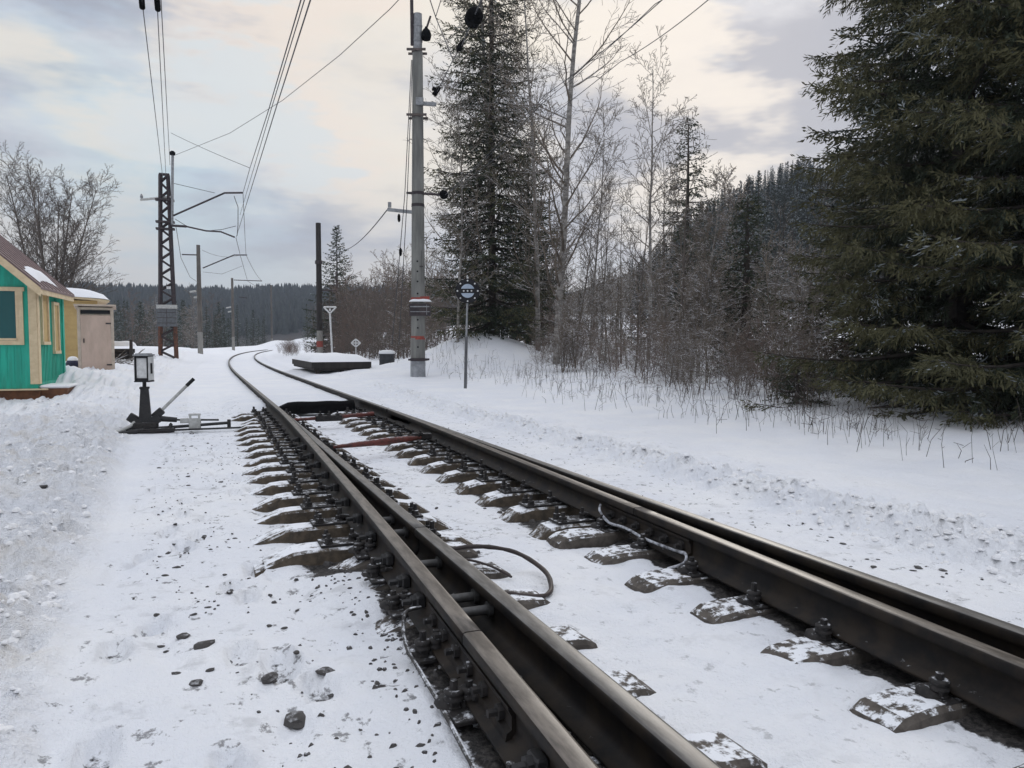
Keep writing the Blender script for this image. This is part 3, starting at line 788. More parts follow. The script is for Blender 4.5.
def outhouse():
    p = at(97, 371, 23.3)
    e = empty('outhouse', (p.x, p.y, .12), R(5)); tag(e, 'pinkish beige plywood outhouse cabin with a closed door beside the yellow house', 'outhouse')
    W, Dp, H = .96, 1.0, 1.98
    b = MB(); b.box((0,Dp/2,H/2),(W,Dp,H)); b.build('wall', M['plywood_trim'], e)
    b = MB(); b.bbox((0,-.022,.90),(W-.16,.04,1.68),None,0,.006); d = b.build('door', M['plywood'], e)
    b = MB(); b.box((-W/2+.16,-.055,.98),(.03,.03,.13)); b.build('handle', M['dark_steel'], d)
    b = MB()
    for z in (.25, 1.5): b.box((W/2-.14,-.05,z),(.14,.016,.04))
    b.build('hinge', M['dark_steel'], d)
    b = MB()
    for sx in (-1,1): b.box((sx*(W/2-.035),-.02,H/2),(.085,.045,H))
    b.box((0,-.02,H-.035),(W-.16,.045,.07)); b.build('frame', M['plywood_trim'], e)
    b = MB(); b.box((0,-.012,H-.14),(W-.18,.03,.11)); b.build('vent', M['black_paint'], e)
    b = MB(); b.box((0,Dp/2-.06,H+.03),(W+.16,Dp+.24,.05),Matrix.Rotation(R(-3),3,'X')); r_ = b.build('roof', M['plywood_trim'], e)
    mb = MB(); dome_snow(mb, -W/2, W/2, 0, Dp, H+.055, .035, .04, 3); mb.build('roof_snow', M['snowcap'], r_)
outhouse()
# small things round the sheds
p = at(73, 366, 24.5)
e = empty('plastic_bag', (p.x, p.y, ground_z(p.x, p.y))); tag(e, 'dark blue stuffed bag with a lump of snow on top, left of the outhouse', 'bag')
b = MB(); b.lathe([(.10,0),(.19,.05),(.21,.14),(.17,.24),(.09,.30)], (0,0,0), 12); b.lathe([(.08,0),(.14,.05),(.13,.13),(.05,.18)], (.16,.02,0), 10); b.build('bag_body', M['bluebag'], e)
b = MB(); b.lathe([(.16,0),(.15,.05),(.10,.11),(.03,.13)], (0,0,.25), 12); b.build('snow_lump', M['snowcap'], e)
p = at(122, 352, 33); gz = ground_z(p.x, p.y)
e = empty('woodpile', (p.x, p.y, gz)); tag(e, 'low stack of dark timber under a thick snow cap right of the outhouse', 'woodpile')
for k in range(9):
    b = MB(); z = .10+.17*(k//3); b.tube([(-.45,.18*(k%3)-.18,z),(.42+.1*rnd.random(),.18*(k%3)-.18,z)], .085, 8); b.build('log', M['timber'], e)
for sx in (-.38, .36):
    b = MB(); b.box((sx,0,.33),(.08,.62,.66)); b.build('post', M['timber'], e)
mb = MB(); dome_snow(mb, -.45, .5, -.3, .32, .64, .20, .06, 5); mb.build('snow_cover', M['snowcap'], e)
p = at(131, 360, 31)
b = MB(); g = ground_z(p.x,p.y); b.tube([(p.x,p.y,g-.1),(p.x+.02,p.y,g+.95)], .06, 8); tag(b.build('wooden_post', M['timber']), 'short grey wooden post standing just right of the snow capped woodpile', 'post')
e = empty('branch_pile', (0,0,0)); p = at(125, 364, 29); 
mb = MB()
for k in range(26):
    a = rnd.uniform(-.5,.9); q = Vector((p.x+rnd.uniform(-.5,.5), p.y+rnd.uniform(-.4,.4), ground_z(p.x,p.y)+rnd.uniform(0,.25)))
    mb.tube([q, q+Vector((math.cos(a)*.6, rnd.uniform(-.3,.3), math.sin(a)*.55))], [.022,.008], 5)
o = mb.build('branches', M['twig_frost'], e); tag(e, 'heap of dark frosted branches leaning by the wooden post', 'branch pile')

# ------------------------------------------------------------------ low platform, drum
def platform():
    e = empty('platform', (3.5, 26.4, 0)); tag(e, 'low black sided wooden platform under a slab of snow right of the track', 'platform')
    b = MB(); b.box((.95, 3.0, .24), (1.9, 6.0, .28)); b.build('deck', M['timber'], e)
    b = MB(); b.box((.95,-.03,.285),(1.96,.06,.20)); b.box((-.03,3.0,.285),(.06,6.0,.20)); b.build('edge_beam', M['timber'], e)
    mb = MB(); dome_snow(mb, 0, 1.9, 0, 6.0, .39, .24, .07, 2); mb.build('snow_cover', M['snowcap'], e)
    for x in (.15, .95, 1.75):
        b = MB(); b.box((x,.1,-.05),(.14,.14,.3)); b.build('leg', M['timber'], e)
platform()
p = at(387, 366, 29.5); gz = ground_z(p.x, p.y)
e = empty('drum', (p.x, p.y, gz-.05)); tag(e, 'dark slate metal drum with a snow cap between the platform and the concrete pole', 'drum')
b = MB(); b.lathe([(.29,0),(.30,.02),(.29,.06),(.29,.20),(.305,.22),(.29,.24),(.29,.42),(.305,.44),(.29,.46)], (0,0,0), 20); b.build('barrel', M['tin_drum'], e)
b = MB(); b.lathe([(.31,0),(.32,.05),(.28,.11),(.15,.14),(.02,.145)], (0,0,.455), 18); b.build('snow_cap', M['snowcap'], e)

# ------------------------------------------------------------------ poles and masts
def zpx(py, Z): return at(512, py, Z).z
def big_pole():
    Z = 23; p = at(418, 378, Z); e = empty('concrete_pole', (p.x, p.y, 0), -YAW)
    tag(e, 'tall tapering concrete overhead line pole with red bands beside the round sign', 'pole')
    def zz(py): return zpx(py, Z)
    def dx(px): return (px-418)/F*Z
    top = zz(52); base = p.z-.3
    b = MB(); b.tube([(0,0,base),(0,0,zz(361))], [.235,.222], 24); b.build('foot', M['foundation'], e)
    b = MB(); b.tube([(0,0,zz(361)),(0,0,zz(338))], [.222,.215], 24, cap=False); b.tube([(.015,0,zz(338)),(.03,0,zz(210)),(.05,0,top)], [.213,.185,.150], 24); b.build('shaft', M['concrete'], e)
    b = MB(); b.tube([(.05,0,top),(.06,0,zz(14))], [.135,.125], 18); b.lathe([(.145,0),(.145,.06)], (.053,0,zz(42)), 16); b.lathe([(.14,0),(.14,.05)], (.056,0,zz(27)), 16); b.build('top_sleeve', M['galv'], e)
    b = MB(); b.tube([(-.10,-.05,zz(46)),(-.115,-.05,zz(-60))], .05, 10); b.build('riser_pipe', M['dark_steel'], e)
    b = MB(); b.lathe([(.217,0),(.217,.10)], (.01,0,zz(339.5)), 24); b.build('red_band', M['red_paint'], e)
    b = MB(); b.lathe([(.211,0),(.211,.13)], (.012,0,zz(302)), 24)
    b.box((.16,-.16,zz(299)),(.42,.05,.13)); b.build('red_band', M['red_paint'], e)
    b = MB(); b.box((.10,-.20,zz(310)),(.62,.10,.36)); pl = b.build('equipment_box', M['dark_steel'], e)
    b = MB(); b.box((.10,-.256,zz(307)),(.56,.012,.03)); b.box((.10,-.256,zz(312)),(.56,.012,.02)); b.box((.30,-.256,zz(310)),(.012,.012,.30)); b.build('rib', M['galv'], pl)
    mb = MB(); dome_snow(mb, -.2, .42, -.25,-.15, zz(303)+.03, .07, .02, 7); mb.build('snow_cap', M['snowcap'], pl)
    # collars
    for py, r in ((53,.155),(118,.172),(195,.19),(207,.192),(361,.226)):
        b = MB(); w = .30 if py < 150 else .24
        b.lathe([(r,0),(r,.09)], (.03 if py < 300 else 0,0,zz(py)), 20)
        if py in (53,118,361):
            q = .24 if py < 300 else .12
            b.box((.03,-r-.02,zz(py)+.045),(2*r+q,.05,.06)); b.box((.03,r+.02,zz(py)+.045),(2*r+q,.05,.06))
        b.build('collar', M['collar_steel'] if py in (53,118) else M['dark_steel'], e)
    # step bolts holes
    b = MB()
    for py in (262,272,282,294,320,328,347): b.lathe([(.028,0),(.028,.012)], (.03,-.207,zz(py)), 10, axis=(0,-1,0))
    b.build('bolt_hole', M['black_paint'], e)
    b = MB(); b.box((.14,-.14,zz(268)),(.02,.03,1.0)); b.box((.08,-.17,zz(267)),(.22,.03,.03)); b.build('conduit', M['dark_steel'], e)
    # brackets
    b = MB(); b.bbox((-.50,-.03,zz(211)),(.74,.07,.10),Matrix.Rotation(R(6),3,'Y'),0,.01); b.box((-.80,-.03,zz(205)),(.09,.09,.15)); b.build('bracket', M['galv'], e)
    b = MB(); b.bbox((.30,-.12,zz(105)),(.60,.08,.11),Matrix.Rotation(R(4),3,'Y'),0,.01); b.bbox((.12,-.15,zz(103)),(.22,.1,.22),None,0,.01); b.build('bracket', M['galv'], e)
    b = MB(); b.tube([(-.30,-.03,zz(193)),(.72,-.05,zz(195))], .035, 8); br = b.build('bracket', M['dark_steel'], e)
    b = MB(); b.lathe([(.03,-.10),(.11,-.07),(.13,-.03),(.13,.03),(.11,.07),(.03,.10)], (.80,-.05,zz(195)), 16, axis=(.3,-1,0)); b.build('insulator', M['rubber'], br)
    b = MB(); b.lathe([(.04,-.19),(.12,-.16),(.145,-.08),(.14,.03),(.10,.12),(.05,.17),(.03,.22)], (.31,-.05,zz(35)), 16); b.build('insulator', M['rubber'], e)
    b = MB(); b.tube([(.33,-.05,zz(28)),(.44,-.06,zz(17))], .03, 8); b.build('clamp', M['dark_steel'], e)
    return e
big_pole()

def lattice_mast():
    Z = 45; p = at(168.5, 357, Z); e = empty('lattice_mast', (p.x, p.y, p.z-.1), -.05)
    tag(e, 'rusty steel lattice mast with a slim pipe on top carrying the overhead wires', 'mast')
    H = at(167, 175, Z).z - p.z + .1
    def hw(z): return .43 - .23*min(1, z/H)              # half width
    for sx in (-1, 1):
        for lo, hi, mm in ((0, 2.6, 'rust'), (2.6, H, 'dark_steel')):
            b = MB()
            for sy in (-1, 1):
                a = Vector((sx*hw(lo), sy*hw(lo)*.55, lo)); c = Vector((sx*hw(hi), sy*hw(hi)*.55, hi))
                for off in (0,):
                    b.tube([a, c], .105, 4, smooth=False)
            b.build('mast_leg', M[mm], e)
    b = MB(); n = 24
    for k in range(n):
        za, zb = H*k/n, H*(k+1)/n
        for sy in (-1, 1):
            q = 1 if k % 2 else -1
            b.tube([(-q*hw(za), sy*hw(za)*.55, za), (q*hw(zb), sy*hw(zb)*.55, zb)], .055, 4, smooth=False)
        for sx in (-1, 1):
            q = 1 if k % 2 else -1
            b.tube([(sx*hw(za), -q*hw(za)*.55, za), (sx*hw(zb), q*hw(zb)*.55, zb)], .055, 4, smooth=False)
    b.build('lacing', M['dark_steel'], e)
    b = MB(); b.box((0,0,H+.03),(.55,.32,.10)); 
    b.build('cap_plate', M['dark_steel'], e)
    for py in (200,222,229):
        b = MB(); b.box((0,0,at(167,py,Z).z-p.z+.1),(1.0,.50,.10)); b.build('cross_plate', M['dark_steel'], e)
    def L(px, py, dy=0): q = at(px, py, Z) - Vector((p.x, p.y, p.z-.1)); return Vector((q.x, q.y+dy, q.z))
    b = MB(); b.tube([L(172.5,225,-.1), L(173,156,-.1)], .075, 10); pp = b.build('top_pipe', M['galv'], e)
    b = MB(); b.lathe([(.05,-.12),(.15,-.08),(.16,.06),(.08,.14)], L(172.8,154,-.1), 14); b.build('insulator', M['rubber'], pp)
    b = MB(); b.tube([L(140,199.5), L(172,197)], .075, 6); br = b.build('cross_arm', M['grey_paint'], e)
    b = MB(); b.lathe([(.05,0),(.09,.06),(.07,.16),(.04,.24)], L(141,198), 10); b.build('insulator', M['galv'], br)
    b = MB(); b.tube([L(174,216,-.15), L(226,194,-.15), L(244,194,-.15)], .055, 8); b.build('cantilever', M['dark_steel'], e)
    b = MB(); b.tube([L(172,226,-.15), L(187,227,-.15)], .07, 8); b.tube([L(187,227,-.15), L(207,231.5,-.15), L(222,232.5,-.15), L(236,238,-.15)], .045, 8); b.build('steady_arm', M['dark_steel'], e)
    b = MB(); b.box((0,-.34,L(0,318).z),(1.05,.30,1.0)); bx = b.build('equipment_cabinet', M['grey_paint_dark'], e)
    b = MB()
    for k in range(3): b.box((0,-.495,L(0,318).z-.3+.3*k),(1.0,.016,.03))
    b.box((0,-.495,L(0,318).z),(.03,.018,.96)); b.build('door_joint', M['dark_steel'], bx)
    b = MB(); b.box((0,-.34,L(0,307).z),(1.1,.28,.22)); b.build('cabinet_top', M['grey_paint'], bx)
    b = MB(); b.box((.12,-.3,L(0,288).z),(.22,.05,.14)); b.build('plate', M['white_paint'], e)
M['grey_paint_dark'] = speckled('slate_grey_cabinet_paint', (.13, .14, .15), (.09, .095, .10), 8, .7)
lattice_mast()

def mast(px, base, top, Z, label, arm=None, m='concrete', r0=.21, r1=.15, small=()):
    p = at(px, base, Z); e = empty('concrete_mast' if m != 'timber' else 'timber_pole', (p.x, p.y, p.z-1.2), 0); tag(e, label, 'mast' if m != 'timber' else 'pole')
    H = at(px, top, Z).z - p.z + 1.2
    b = MB(); b.tube([(0,0,0),(0,0,1.9+1.2)], [r0, r0*.97], 14, cap=False); b.build('foot', M['concrete_pale'], e)
    b = MB(); b.tube([(0,0,3.1),(0,0,H)], [r0*.97, r1], 14); b.build('shaft', M[m], e)
    def L(x, y): q = at(x, y, Z) - Vector((p.x, p.y, p.z-1.2)); return q
    if arm:
        for k, (nm, pts) in enumerate(arm):
            b = MB(); b.tube([L(*q) for q in pts], .055, 6); b.build(nm, M['dark_steel'], e)
    for (xa, ya, xb, yb) in small:
        b = MB(); b.tube([L(xa,ya), L(xb,yb)], .09, 6); b.build('insulator_bracket', M['grey_paint'], e)
    return e, L
mast(200.5, 353, 245, 70, 'concrete catenary mast just right of the lattice mast', [('cantilever', [(203,268),(234,255),(247,255)]), ('cross_arm', [(182,254.5),(199,255)])], 'concrete_brown', .23, .16, [(190,292,196,291),(194,297.5,201,296.5)])
mast(233.5, 351, 278, 104, 'third catenary mast, slim and distant at the bend of the track', [('cantilever', [(234,280),(262,281)]), ('steady_arm', [(239,297),(247,298)])], 'concrete_brown', .20, .15, [(226,308,231,307),(228,312,233,311)])
mast(272, 347, 285, 170, 'faintest pale mast standing beyond the bushes by the curve', None, 'concrete_brown', .22, .17)
e, L = mast(320, 356, 223, 58, 'dark timber pole with a red ring at its foot, left of the lone spruce', [('cross_arm', [(322,290.5),(336,290.5)]), ('stay', [(336,272),(337,292)])], 'timber', .23, .19, [])
b = MB(); b.lathe([(.245,0),(.245,.45)], (0,0,L(320,347).z), 14); b.build('red_band', M['red_paint'], e)
b = MB(); b.lathe([(.28,0),(.28,.25)], (0,0,L(320,264).z), 14); b.build('collar', M['dark_steel'], e)

# ------------------------------------------------------------------ signs
def round_sign():
    Z = 18; p = at(465, 389, Z); e = empty('round_sign', (p.x, p.y, p.z), -YAW); tag(e, 'round black trackside sign with pale blue halves and white studs on a thin post', 'sign')
    zc = at(468, 291, Z).z - p.z; dx = 3/F*Z
    b = MB(); b.tube([(dx*.5,0,1.2),(dx,0.02,zc+.1)], .024, 10); b.build('post', M['galv'], e)
    b = MB(); b.tube([(0,0,-.3),(dx*.5,0,1.22)], .036, 10); b.build('post_foot', M['dark_galv'], e)
    r = .285
    b = MB(); b.lathe([(r-.008,0),(r,.004),(r,.014),(r-.008,.018)], (dx,-.02,zc), 40, axis=(0,-1,0)); disc = b.build('disc', M['black_paint'], e)
    ri = .160
    for sg in (1, -1):
        a0 = math.asin(.052/ri); n = 18
        pts = [(ri*math.cos(a0+(math.pi-2*a0)*k/n), sg*ri*math.sin(a0+(math.pi-2*a0)*k/n)) for k in range(n+1)]
        b = MB(); vs = [(dx+x, -.0415, zc+z) for x, z in pts]+[(dx+x, -.036, zc+z) for x, z in pts]; m_ = len(pts)
        b.add(vs, [tuple(range(m_)), tuple(range(m_, 2*m_))[::-1]]+[(k, (k+1)%m_, m_+(k+1)%m_, m_+k) for k in range(m_)]); b.build('pale_segment', M['sign_blue'], disc)
    spots = [(.236*math.cos(R(90+45*k)), .236*math.sin(R(90+45*k))) for k in range(8)] + [(-.09,0),(0,0),(.09,0)]
    for x, z in spots:
        b = MB(); b.lathe([(.020,0),(.020,.006),(.013,.012)], (dx+x,-.038,zc+z), 12, axis=(0,-1,0)); b.build('reflector', M['white_paint'], disc)
    b = MB(); b.lathe([(.02,0),(.02,.05)], (dx,0,zc+r-.005), 8); b.build('cap', M['white_paint'], e)
M['dark_galv'] = speckled('dull_grey_post_paint', (.13, .135, .14), (.09, .09, .095), 10, .6)
round_sign()
def tri_sign():
    Z = 44; p = at(332, 353, Z); e = empty('triangle_sign', (p.x, p.y, p.z), -YAW); tag(e, 'white post topped by a small downward triangle right of the timber pole', 'sign')
    zt = at(331, 307, Z).z-p.z; zb = at(331, 313, Z).z-p.z; hw = 6.2/F*Z; d = -1.5/F*Z
    b = MB(); b.tube([(.05,0,-1),(d,0,zb)], .055, 8); b.build('post', M['white_paint'], e)
    b = MB()
    A, B, C_ = Vector((d-hw,0,zt)), Vector((d+hw,0,zt)), Vector((d,0,zb-.02))
    for q, s_ in ((A,B),(B,C_),(C_,A)): b.tube([q,s_], .045, 6)
    b.tube([Vector((d,0,zb+.12)),Vector((d,.0,zt-.08))],.05,6); b.build('triangle_frame', M['white_paint'], e)
tri_sign()
def diamond_sign():
    Z = 40; p = at(356, 356, Z); e = empty('diamond_sign', (p.x, p.y, p.z), -YAW); tag(e, 'low white crossed diamond marker behind the snowy platform', 'sign')
    zc = at(356, 343, Z).z-p.z; h = 4.6/F*Z
    b = MB(); b.tube([(0,0,-.6),(0,0,zc-h)], .025, 8); b.build('post', M['white_paint'], e)
    b = MB(); q = [Vector((-h,0,zc)),Vector((0,0,zc+h*.85)),Vector((h,0,zc)),Vector((0,0,zc-h*.85))]
    for k in range(4): b.tube([q[k],q[(k+1)%4]], .032, 6)
    b.tube([q[0],q[2]],.03,6); b.tube([q[1],q[3]],.03,6); b.build('diamond_frame', M['white_paint'], e)
diamond_sign()

# ------------------------------------------------------------------ wires
def wire(pts, r, label, sag=0.0, name='overhead_wire', m='wire', cat='wire', n=14):
    P = [Vector(p) for p in pts]; out = []
    for i in range(len(P)-1):
        for k in range(n):
            t = k/n; q = P[i].lerp(P[i+1], t); q.z -= sag*4*t*(1-t); out.append(q)
    out.append(P[-1]); mb = MB(); mb.tube(out, r, 5); return tag(mb.build(name, M[m]), label, cat)
C1 = at(243, 193, 45)
K1 = at(236, 238, 45)
C2 = at(246, 255, 70); K2 = at(247.5, 281, 70)
C3 = at(262, 281, 104)
def ext(a, b, t): return Vector(a).lerp(Vector(b), t)
Mn = at(301, 0, 16.2); wire([C1, at(250,168,37), at(268,112,26), Mn, ext(at(268,112,26), Mn, 2.6)], .016, 'messenger wire, left line of the bundle rising over the track', 0)
Kn = at(310.5, 0, 13.0); wire([K1, at(277,105,19.6), Kn, ext(at(277,105,19.6), Kn, 4)], .014, 'contact wire, right line of the bundle rising over the track', 0)
Kx = at(304.5, 0, 13.3); wire([at(240,215,44), at(272.5,105,20), Kx, ext(at(272.5,105,20), Kx, 4)], .011, 'thin middle wire between the messenger and contact wires', 0)
wire([C1, C2], .018, 'messenger wire between the lattice mast and the concrete mast', .25)
wire([K1, at(241,258,56), K2], .018, 'contact wire between the lattice mast and the concrete mast', 0)
wire([C2, C3], .022, 'messenger wire running on toward the slim distant mast', .3)
wire([K2, at(262,290,104)], .022, 'contact wire running on toward the slim distant mast', 0)
def dropper(a, b, label): wire([a, b], .010, label, n=1)
wire([at(234,196,45), at(238,207,45), at(238,225,45), at(237,236,45)], .022, 'short hanging dropper chain below the lattice mast cantilever', 0, 'dropper')
wire([at(175,219,45), at(188,227,45), at(206,231,45), at(222,229.5,45), at(236,226,45)], .018, 'slack looping feeder under the lattice mast cantilever', 0)
wire([at(172,183,45), at(215,193,45)], .016, 'thin stay from the pipe to the lattice mast cantilever', 0)
wire([at(176,227,45), at(181,258,52), at(190,277,60), at(199,283,70)], .018, 'drooping wire from the lattice mast down to the concrete mast', 0)
wire([at(202,250,70), at(240,255,90)], .018, 'faint wire right of the concrete mast top', .4)
wire([at(203,272,70), at(222,274,75), at(242,266,80)], .018, 'shallow sagging wire below the concrete mast arm', 0)
for k, (x0, y0, x1, y1, lb) in enumerate(((142,0,163,180,'leftmost of the three feeders climbing above the lattice mast'),(157,0,166,177,'middle feeder of three climbing above the lattice mast'),(161,0,170,165,'rightmost feeder of three climbing above the lattice mast'))):
    a, c_ = at(x1, y1, 45), at(x0, y0, 20); wire([a, at(x0+(x1-x0)*.62, y0+(y1-y0)*.62, 28+k), c_, ext(a, c_, 1.6)], .013, lb, 0)
for x, y, zc, lb in ((141.5,2,20,'dark string insulator on the leftmost feeder at the top edge'),(157,4,20,'dark string insulator on the middle feeder at the top edge')):
    a = at(x, y-4, zc); c_ = at(x+.8, y+5, zc+.4); mb = MB()
    prof = []; 
    ax = (c_-a).normalized(); ln = (c_-a).length
    for q in range(7):
        z = ln*q/6; prof += [(.03, z), (.075, z+ln*.03), (.03, z+ln*.09)]
    mb.lathe(prof, a, 10, axis=ax); tag(mb.build('string_insulator', M['rubber']), lb, 'insulator')
wire([at(173,156,45), at(230,133,39), at(283,100,33.5), at(340,55,27), at(390,9,23.6), at(413.5,-16,22.9)], .012, 'long span wire from the mast pipe rising to the top of the concrete pole', .0)
wire([at(171,133,45), at(250,168,37)], .013, 'cross tie wire from the rightmost feeder to the messenger wire', .05)
wire([at(387,210,23), at(344,250,48), at(322,268,58)], .018, 'wire from the concrete pole bracket down to the dark timber pole', .25)
a = at(445,195,22.8)
wire([a, at(545,95,15.5), at(662,0,11), at(720,-50,9.5)], .007, 'upper left of the wires slanting over the birch to the top edge', .05)
wire([a, at(548,98,15.5), at(655,4,11.2), at(715,-46,9.6)], .006, 'thin twin wire hugging the slanting line over the birch', .05)
wire([a, at(620,62,14), at(708,0,11), at(790,-58,9)], .007, 'lower right wire slanting clear of the birch to the top edge', .05)
wire([at(437,92,22.5), at(453,60,19), at(462,45,17.5), at(474,17,15.5), at(492,-25,13)], .012, 'stay wire holding the round black insulator above the pole', 0)
e = empty('disc_insulator', (0,0,0)); tag(e, 'large round black insulator hanging on the stay wire against the tall spruce', 'insulator')
a, c_ = at(471,23,15.8), at(477,11,15.2); ax = (c_-a).normalized(); mid = (a+c_)/2; mb = MB()
mb.lathe([(.03,-.23),(.12,-.20),(.165,-.15),(.15,-.11),(.17,-.08),(.155,-.03),(.175,.0),(.16,.05),(.17,.09),(.14,.15),(.05,.2)], mid, 20, axis=ax); mb.build('shed', M['rubber'], e)
mb = MB(); a, c_ = at(457.5,51,18), at(463,41,17.4); mb.tube([a, a.lerp(c_,.3), a.lerp(c_,.7), c_], [.03,.075,.06,.03], 8); mb.build('clamp', M['rubber'], e)
mb = MB(); a, c_ = at(434,95,22.5), at(440,87,22.4); mb.tube([a, a.lerp(c_,.5), c_], [.08,.06,.05], 8); mb.tube([at(433,88,22.5), at(437,91,22.5)], .06, 6); mb.build('end_fitting', M['rubber'], e)
wire([at(436,16,22.5), at(441,0,20), at(447,-20,18)], .012, 'short wire climbing from the pole top insulator', 0)
wire([at(430,0,20), at(436,18,21), at(453,60,20)], .014, 'curved jumper wire dropping from the top edge to the stay wire', 0)
for k, (x0, x1, lb) in enumerate(((411.5,396,'left thin stay cable hanging down from the concrete pole'),(412.5,400,'right thin stay cable hanging down from the concrete pole'))):
    wire([at(x0,60,22.8), at((x0+x1)/2+1, 195, 22.8), at(x1-(4 if k==0 else 1), 345, 22.9)], .012, lb, 0)
for (x, y, lb) in ((400.5,252,'small dark turnbuckle on the stay cables'),(399,218,'small dark clip under the left bracket of the pole')):
    mb = MB(); q = at(x, y, 22.8); mb.lathe([(.02,-.12),(.045,-.06),(.045,.06),(.02,.12)], q, 8); tag(mb.build('turnbuckle', M['rubber']), lb, 'fitting')

# ------------------------------------------------------------------ vegetation: bare trees
def seg_soup(segs, mats_n=1):
    """segs: list (p0,p1,r0,r1,mat) -> triangular tubes"""
    P0 = np.array([s[0] for s in segs], np.float32); P1 = np.array([s[1] for s in segs], np.float32)
    R0 = np.array([s[2] for s in segs], np.float32)[:,None]; R1 = np.array([s[3] for s in segs], np.float32)[:,None]
    mi = np.array([s[4] for s in segs])
    T = P1-P0; T /= np.linalg.norm(T, axis=1)[:,None]+1e-9
    ref = np.where(np.abs(T[:,2:3]) < .9, np.array([[0,0,1.]]), np.array([[1.,0,0]]))
    U = np.cross(T, ref); U /= np.linalg.norm(U, axis=1)[:,None]+1e-9; W = np.cross(T, U)
    out = []; n = 4
    ring = [(math.cos(2*math.pi*k/n), math.sin(2*math.pi*k/n)) for k in range(n)]
    for k in range(n):
        c0, s0 = ring[k]; c1, s1 = ring[(k+1)%n]
        A = P0+(U*c0+W*s0)*R0; B = P0+(U*c1+W*s1)*R0; Cc = P1+(U*c1+W*s1)*R1; Dd = P1+(U*c0+W*s0)*R1
        out.append(np.stack([A,B,Cc,Dd],1))
    V = np.concatenate(out, 0).reshape(-1,3)
    return V, np.full(len(segs)*n, 4), np.tile(mi, n)

def grow(segs, rng, p, d, L, r, level, maxlev, o):
    """one limb with its children"""
    n = o['nseg'][level]; pts = [p]; q = Vector(p); dd = Vector(d).normalized()
    for k in range(n):
        w = o['wob'][level]
        dd = (dd + Vector((rng.gauss(0,w), rng.gauss(0,w), rng.gauss(0,w*.7)+o['up'][level]))).normalized()
        q = q + dd*(L/n); pts.append(q.copy())
    for k in range(n):
        ra = max(o['rmin'], r*(1-.85*k/n)); rb = max(o['rmin']*.8, r*(1-.85*(k+1)/n))
        segs.append((pts[k][:], pts[k+1][:], ra, rb, 0 if level <= o.get('barklev', 0) else 1))
    if level >= maxlev: return
    nc = o['nch'][level]; nc = max(1, int(nc*rng.uniform(.75,1.25)))
    for c in range(nc):
        t = o['t0'][level] + (1-o['t0'][level])*((c+rng.random())/nc)
        t = min(t, .98); k = min(n-1, int(t*n)); f = t*n-k; b = pts[k].lerp(pts[k+1], f)
        ax = (pts[k+1]-pts[k]).normalized()
        a = rng.uniform(0, 2*math.pi); ref = Vector((0,0,1)) if abs(ax.z) < .9 else Vector((1,0,0))
        u = ax.cross(ref).normalized(); v = ax.cross(u)
        side = u*math.cos(a)+v*math.sin(a)
        an = o['ang'][level]*rng.uniform(.7,1.25)
        nd = ax*math.cos(an)+side*math.sin(an)
        l = L*o['len'][level]*rng.uniform(.6,1.15)*(1-o['tapl'][level]*t)
        if l < .05: continue
        grow(segs, rng, b, nd, l, max(o['rmin'], r*(1-.85*t)*o['rr'][level]), level+1, maxlev, o)

def bare_mesh(name, seed, h, r, o, mats, stems=1, spread=0.0, lean=(0,0)):
    rng = random.Random(seed); segs = []
    for s in range(stems):
        a = 2*math.pi*s/max(1,stems)+rng.uniform(-.4,.4)
        d = Vector((math.cos(a)*spread+lean[0], math.sin(a)*spread+lean[1], 1)) if stems > 1 else Vector((lean[0], lean[1], 1))
        grow(segs, rng, Vector((math.cos(a)*.12*(stems>1), math.sin(a)*.12*(stems>1), -.3)), d, h*rng.uniform(.8,1.0) if stems > 1 else h, r, 0, o['lev'], o)
    V, sz, mi = seg_soup(segs)
    return V, sz, mi
def split_tree(name, V, sz, mi, mats, loc, rz=0, scale=1.0):
    """tree thing with trunk and crown meshes"""
    e = empty(name, loc, rz); e.scale = (scale,)*3
    V4 = V.reshape(-1, 4, 3)
    for nm, k in (('trunk', 0), ('crown', 1)):
        s = mi == k
        if not s.any(): continue
        me = soup_mesh(nm, V4[s].reshape(-1,3), np.full(s.sum(), 4), [mats[k]], np.zeros(s.sum())); mesh_obj(nm, me, e)
    return e

BIRCH = dict(lev=3, nseg=[14,7,5,3], wob=[.03,.10,.14,.18], up=[.02,.05,.01,-.02], nch=[34,8,5], t0=[.22,.2,.15], ang=[.75,.7,.7], len=[.36,.42,.42], tapl=[.65,.5,.4], rr=[.42,.5,.55], rmin=.008)
TALL = dict(lev=3, nseg=[16,8,5,3], wob=[.025,.09,.14,.18], up=[.02,.06,.02,0], nch=[44,10,6], t0=[.12,.15,.1], ang=[.95,.75,.75], len=[.26,.45,.45], tapl=[.45,.5,.4], rr=[.40,.5,.55], rmin=.006)
FARBIRCH = dict(lev=3, nseg=[12,8,5,3], wob=[.022,.06,.11,.16], up=[.012,.05,.02,-.03], nch=[34,12,6], t0=[.16,.12,.1], ang=[.80,.65,.7], len=[.42,.40,.42], tapl=[.55,.5,.4], rr=[.45,.5,.6], rmin=.011, barklev=1)
SAP = dict(lev=3, nseg=[10,5,3,2], wob=[.05,.12,.18,.2], up=[.02,.03,.0,0], nch=[24,6,2], t0=[.10,.12,.1], ang=[1.0,.85,.8], len=[.30,.42,.5], tapl=[.5,.4,.3], rr=[.5,.7,.8], rmin=.0075)
SHRUB = dict(lev=2, nseg=[6,5,3], wob=[.07,.14,.2], up=[.03,.02,.0], nch=[10,6], t0=[.2,.1], ang=[.8,.9], len=[.42,.45], tapl=[.4,.3], rr=[.6,.7], rmin=.005)

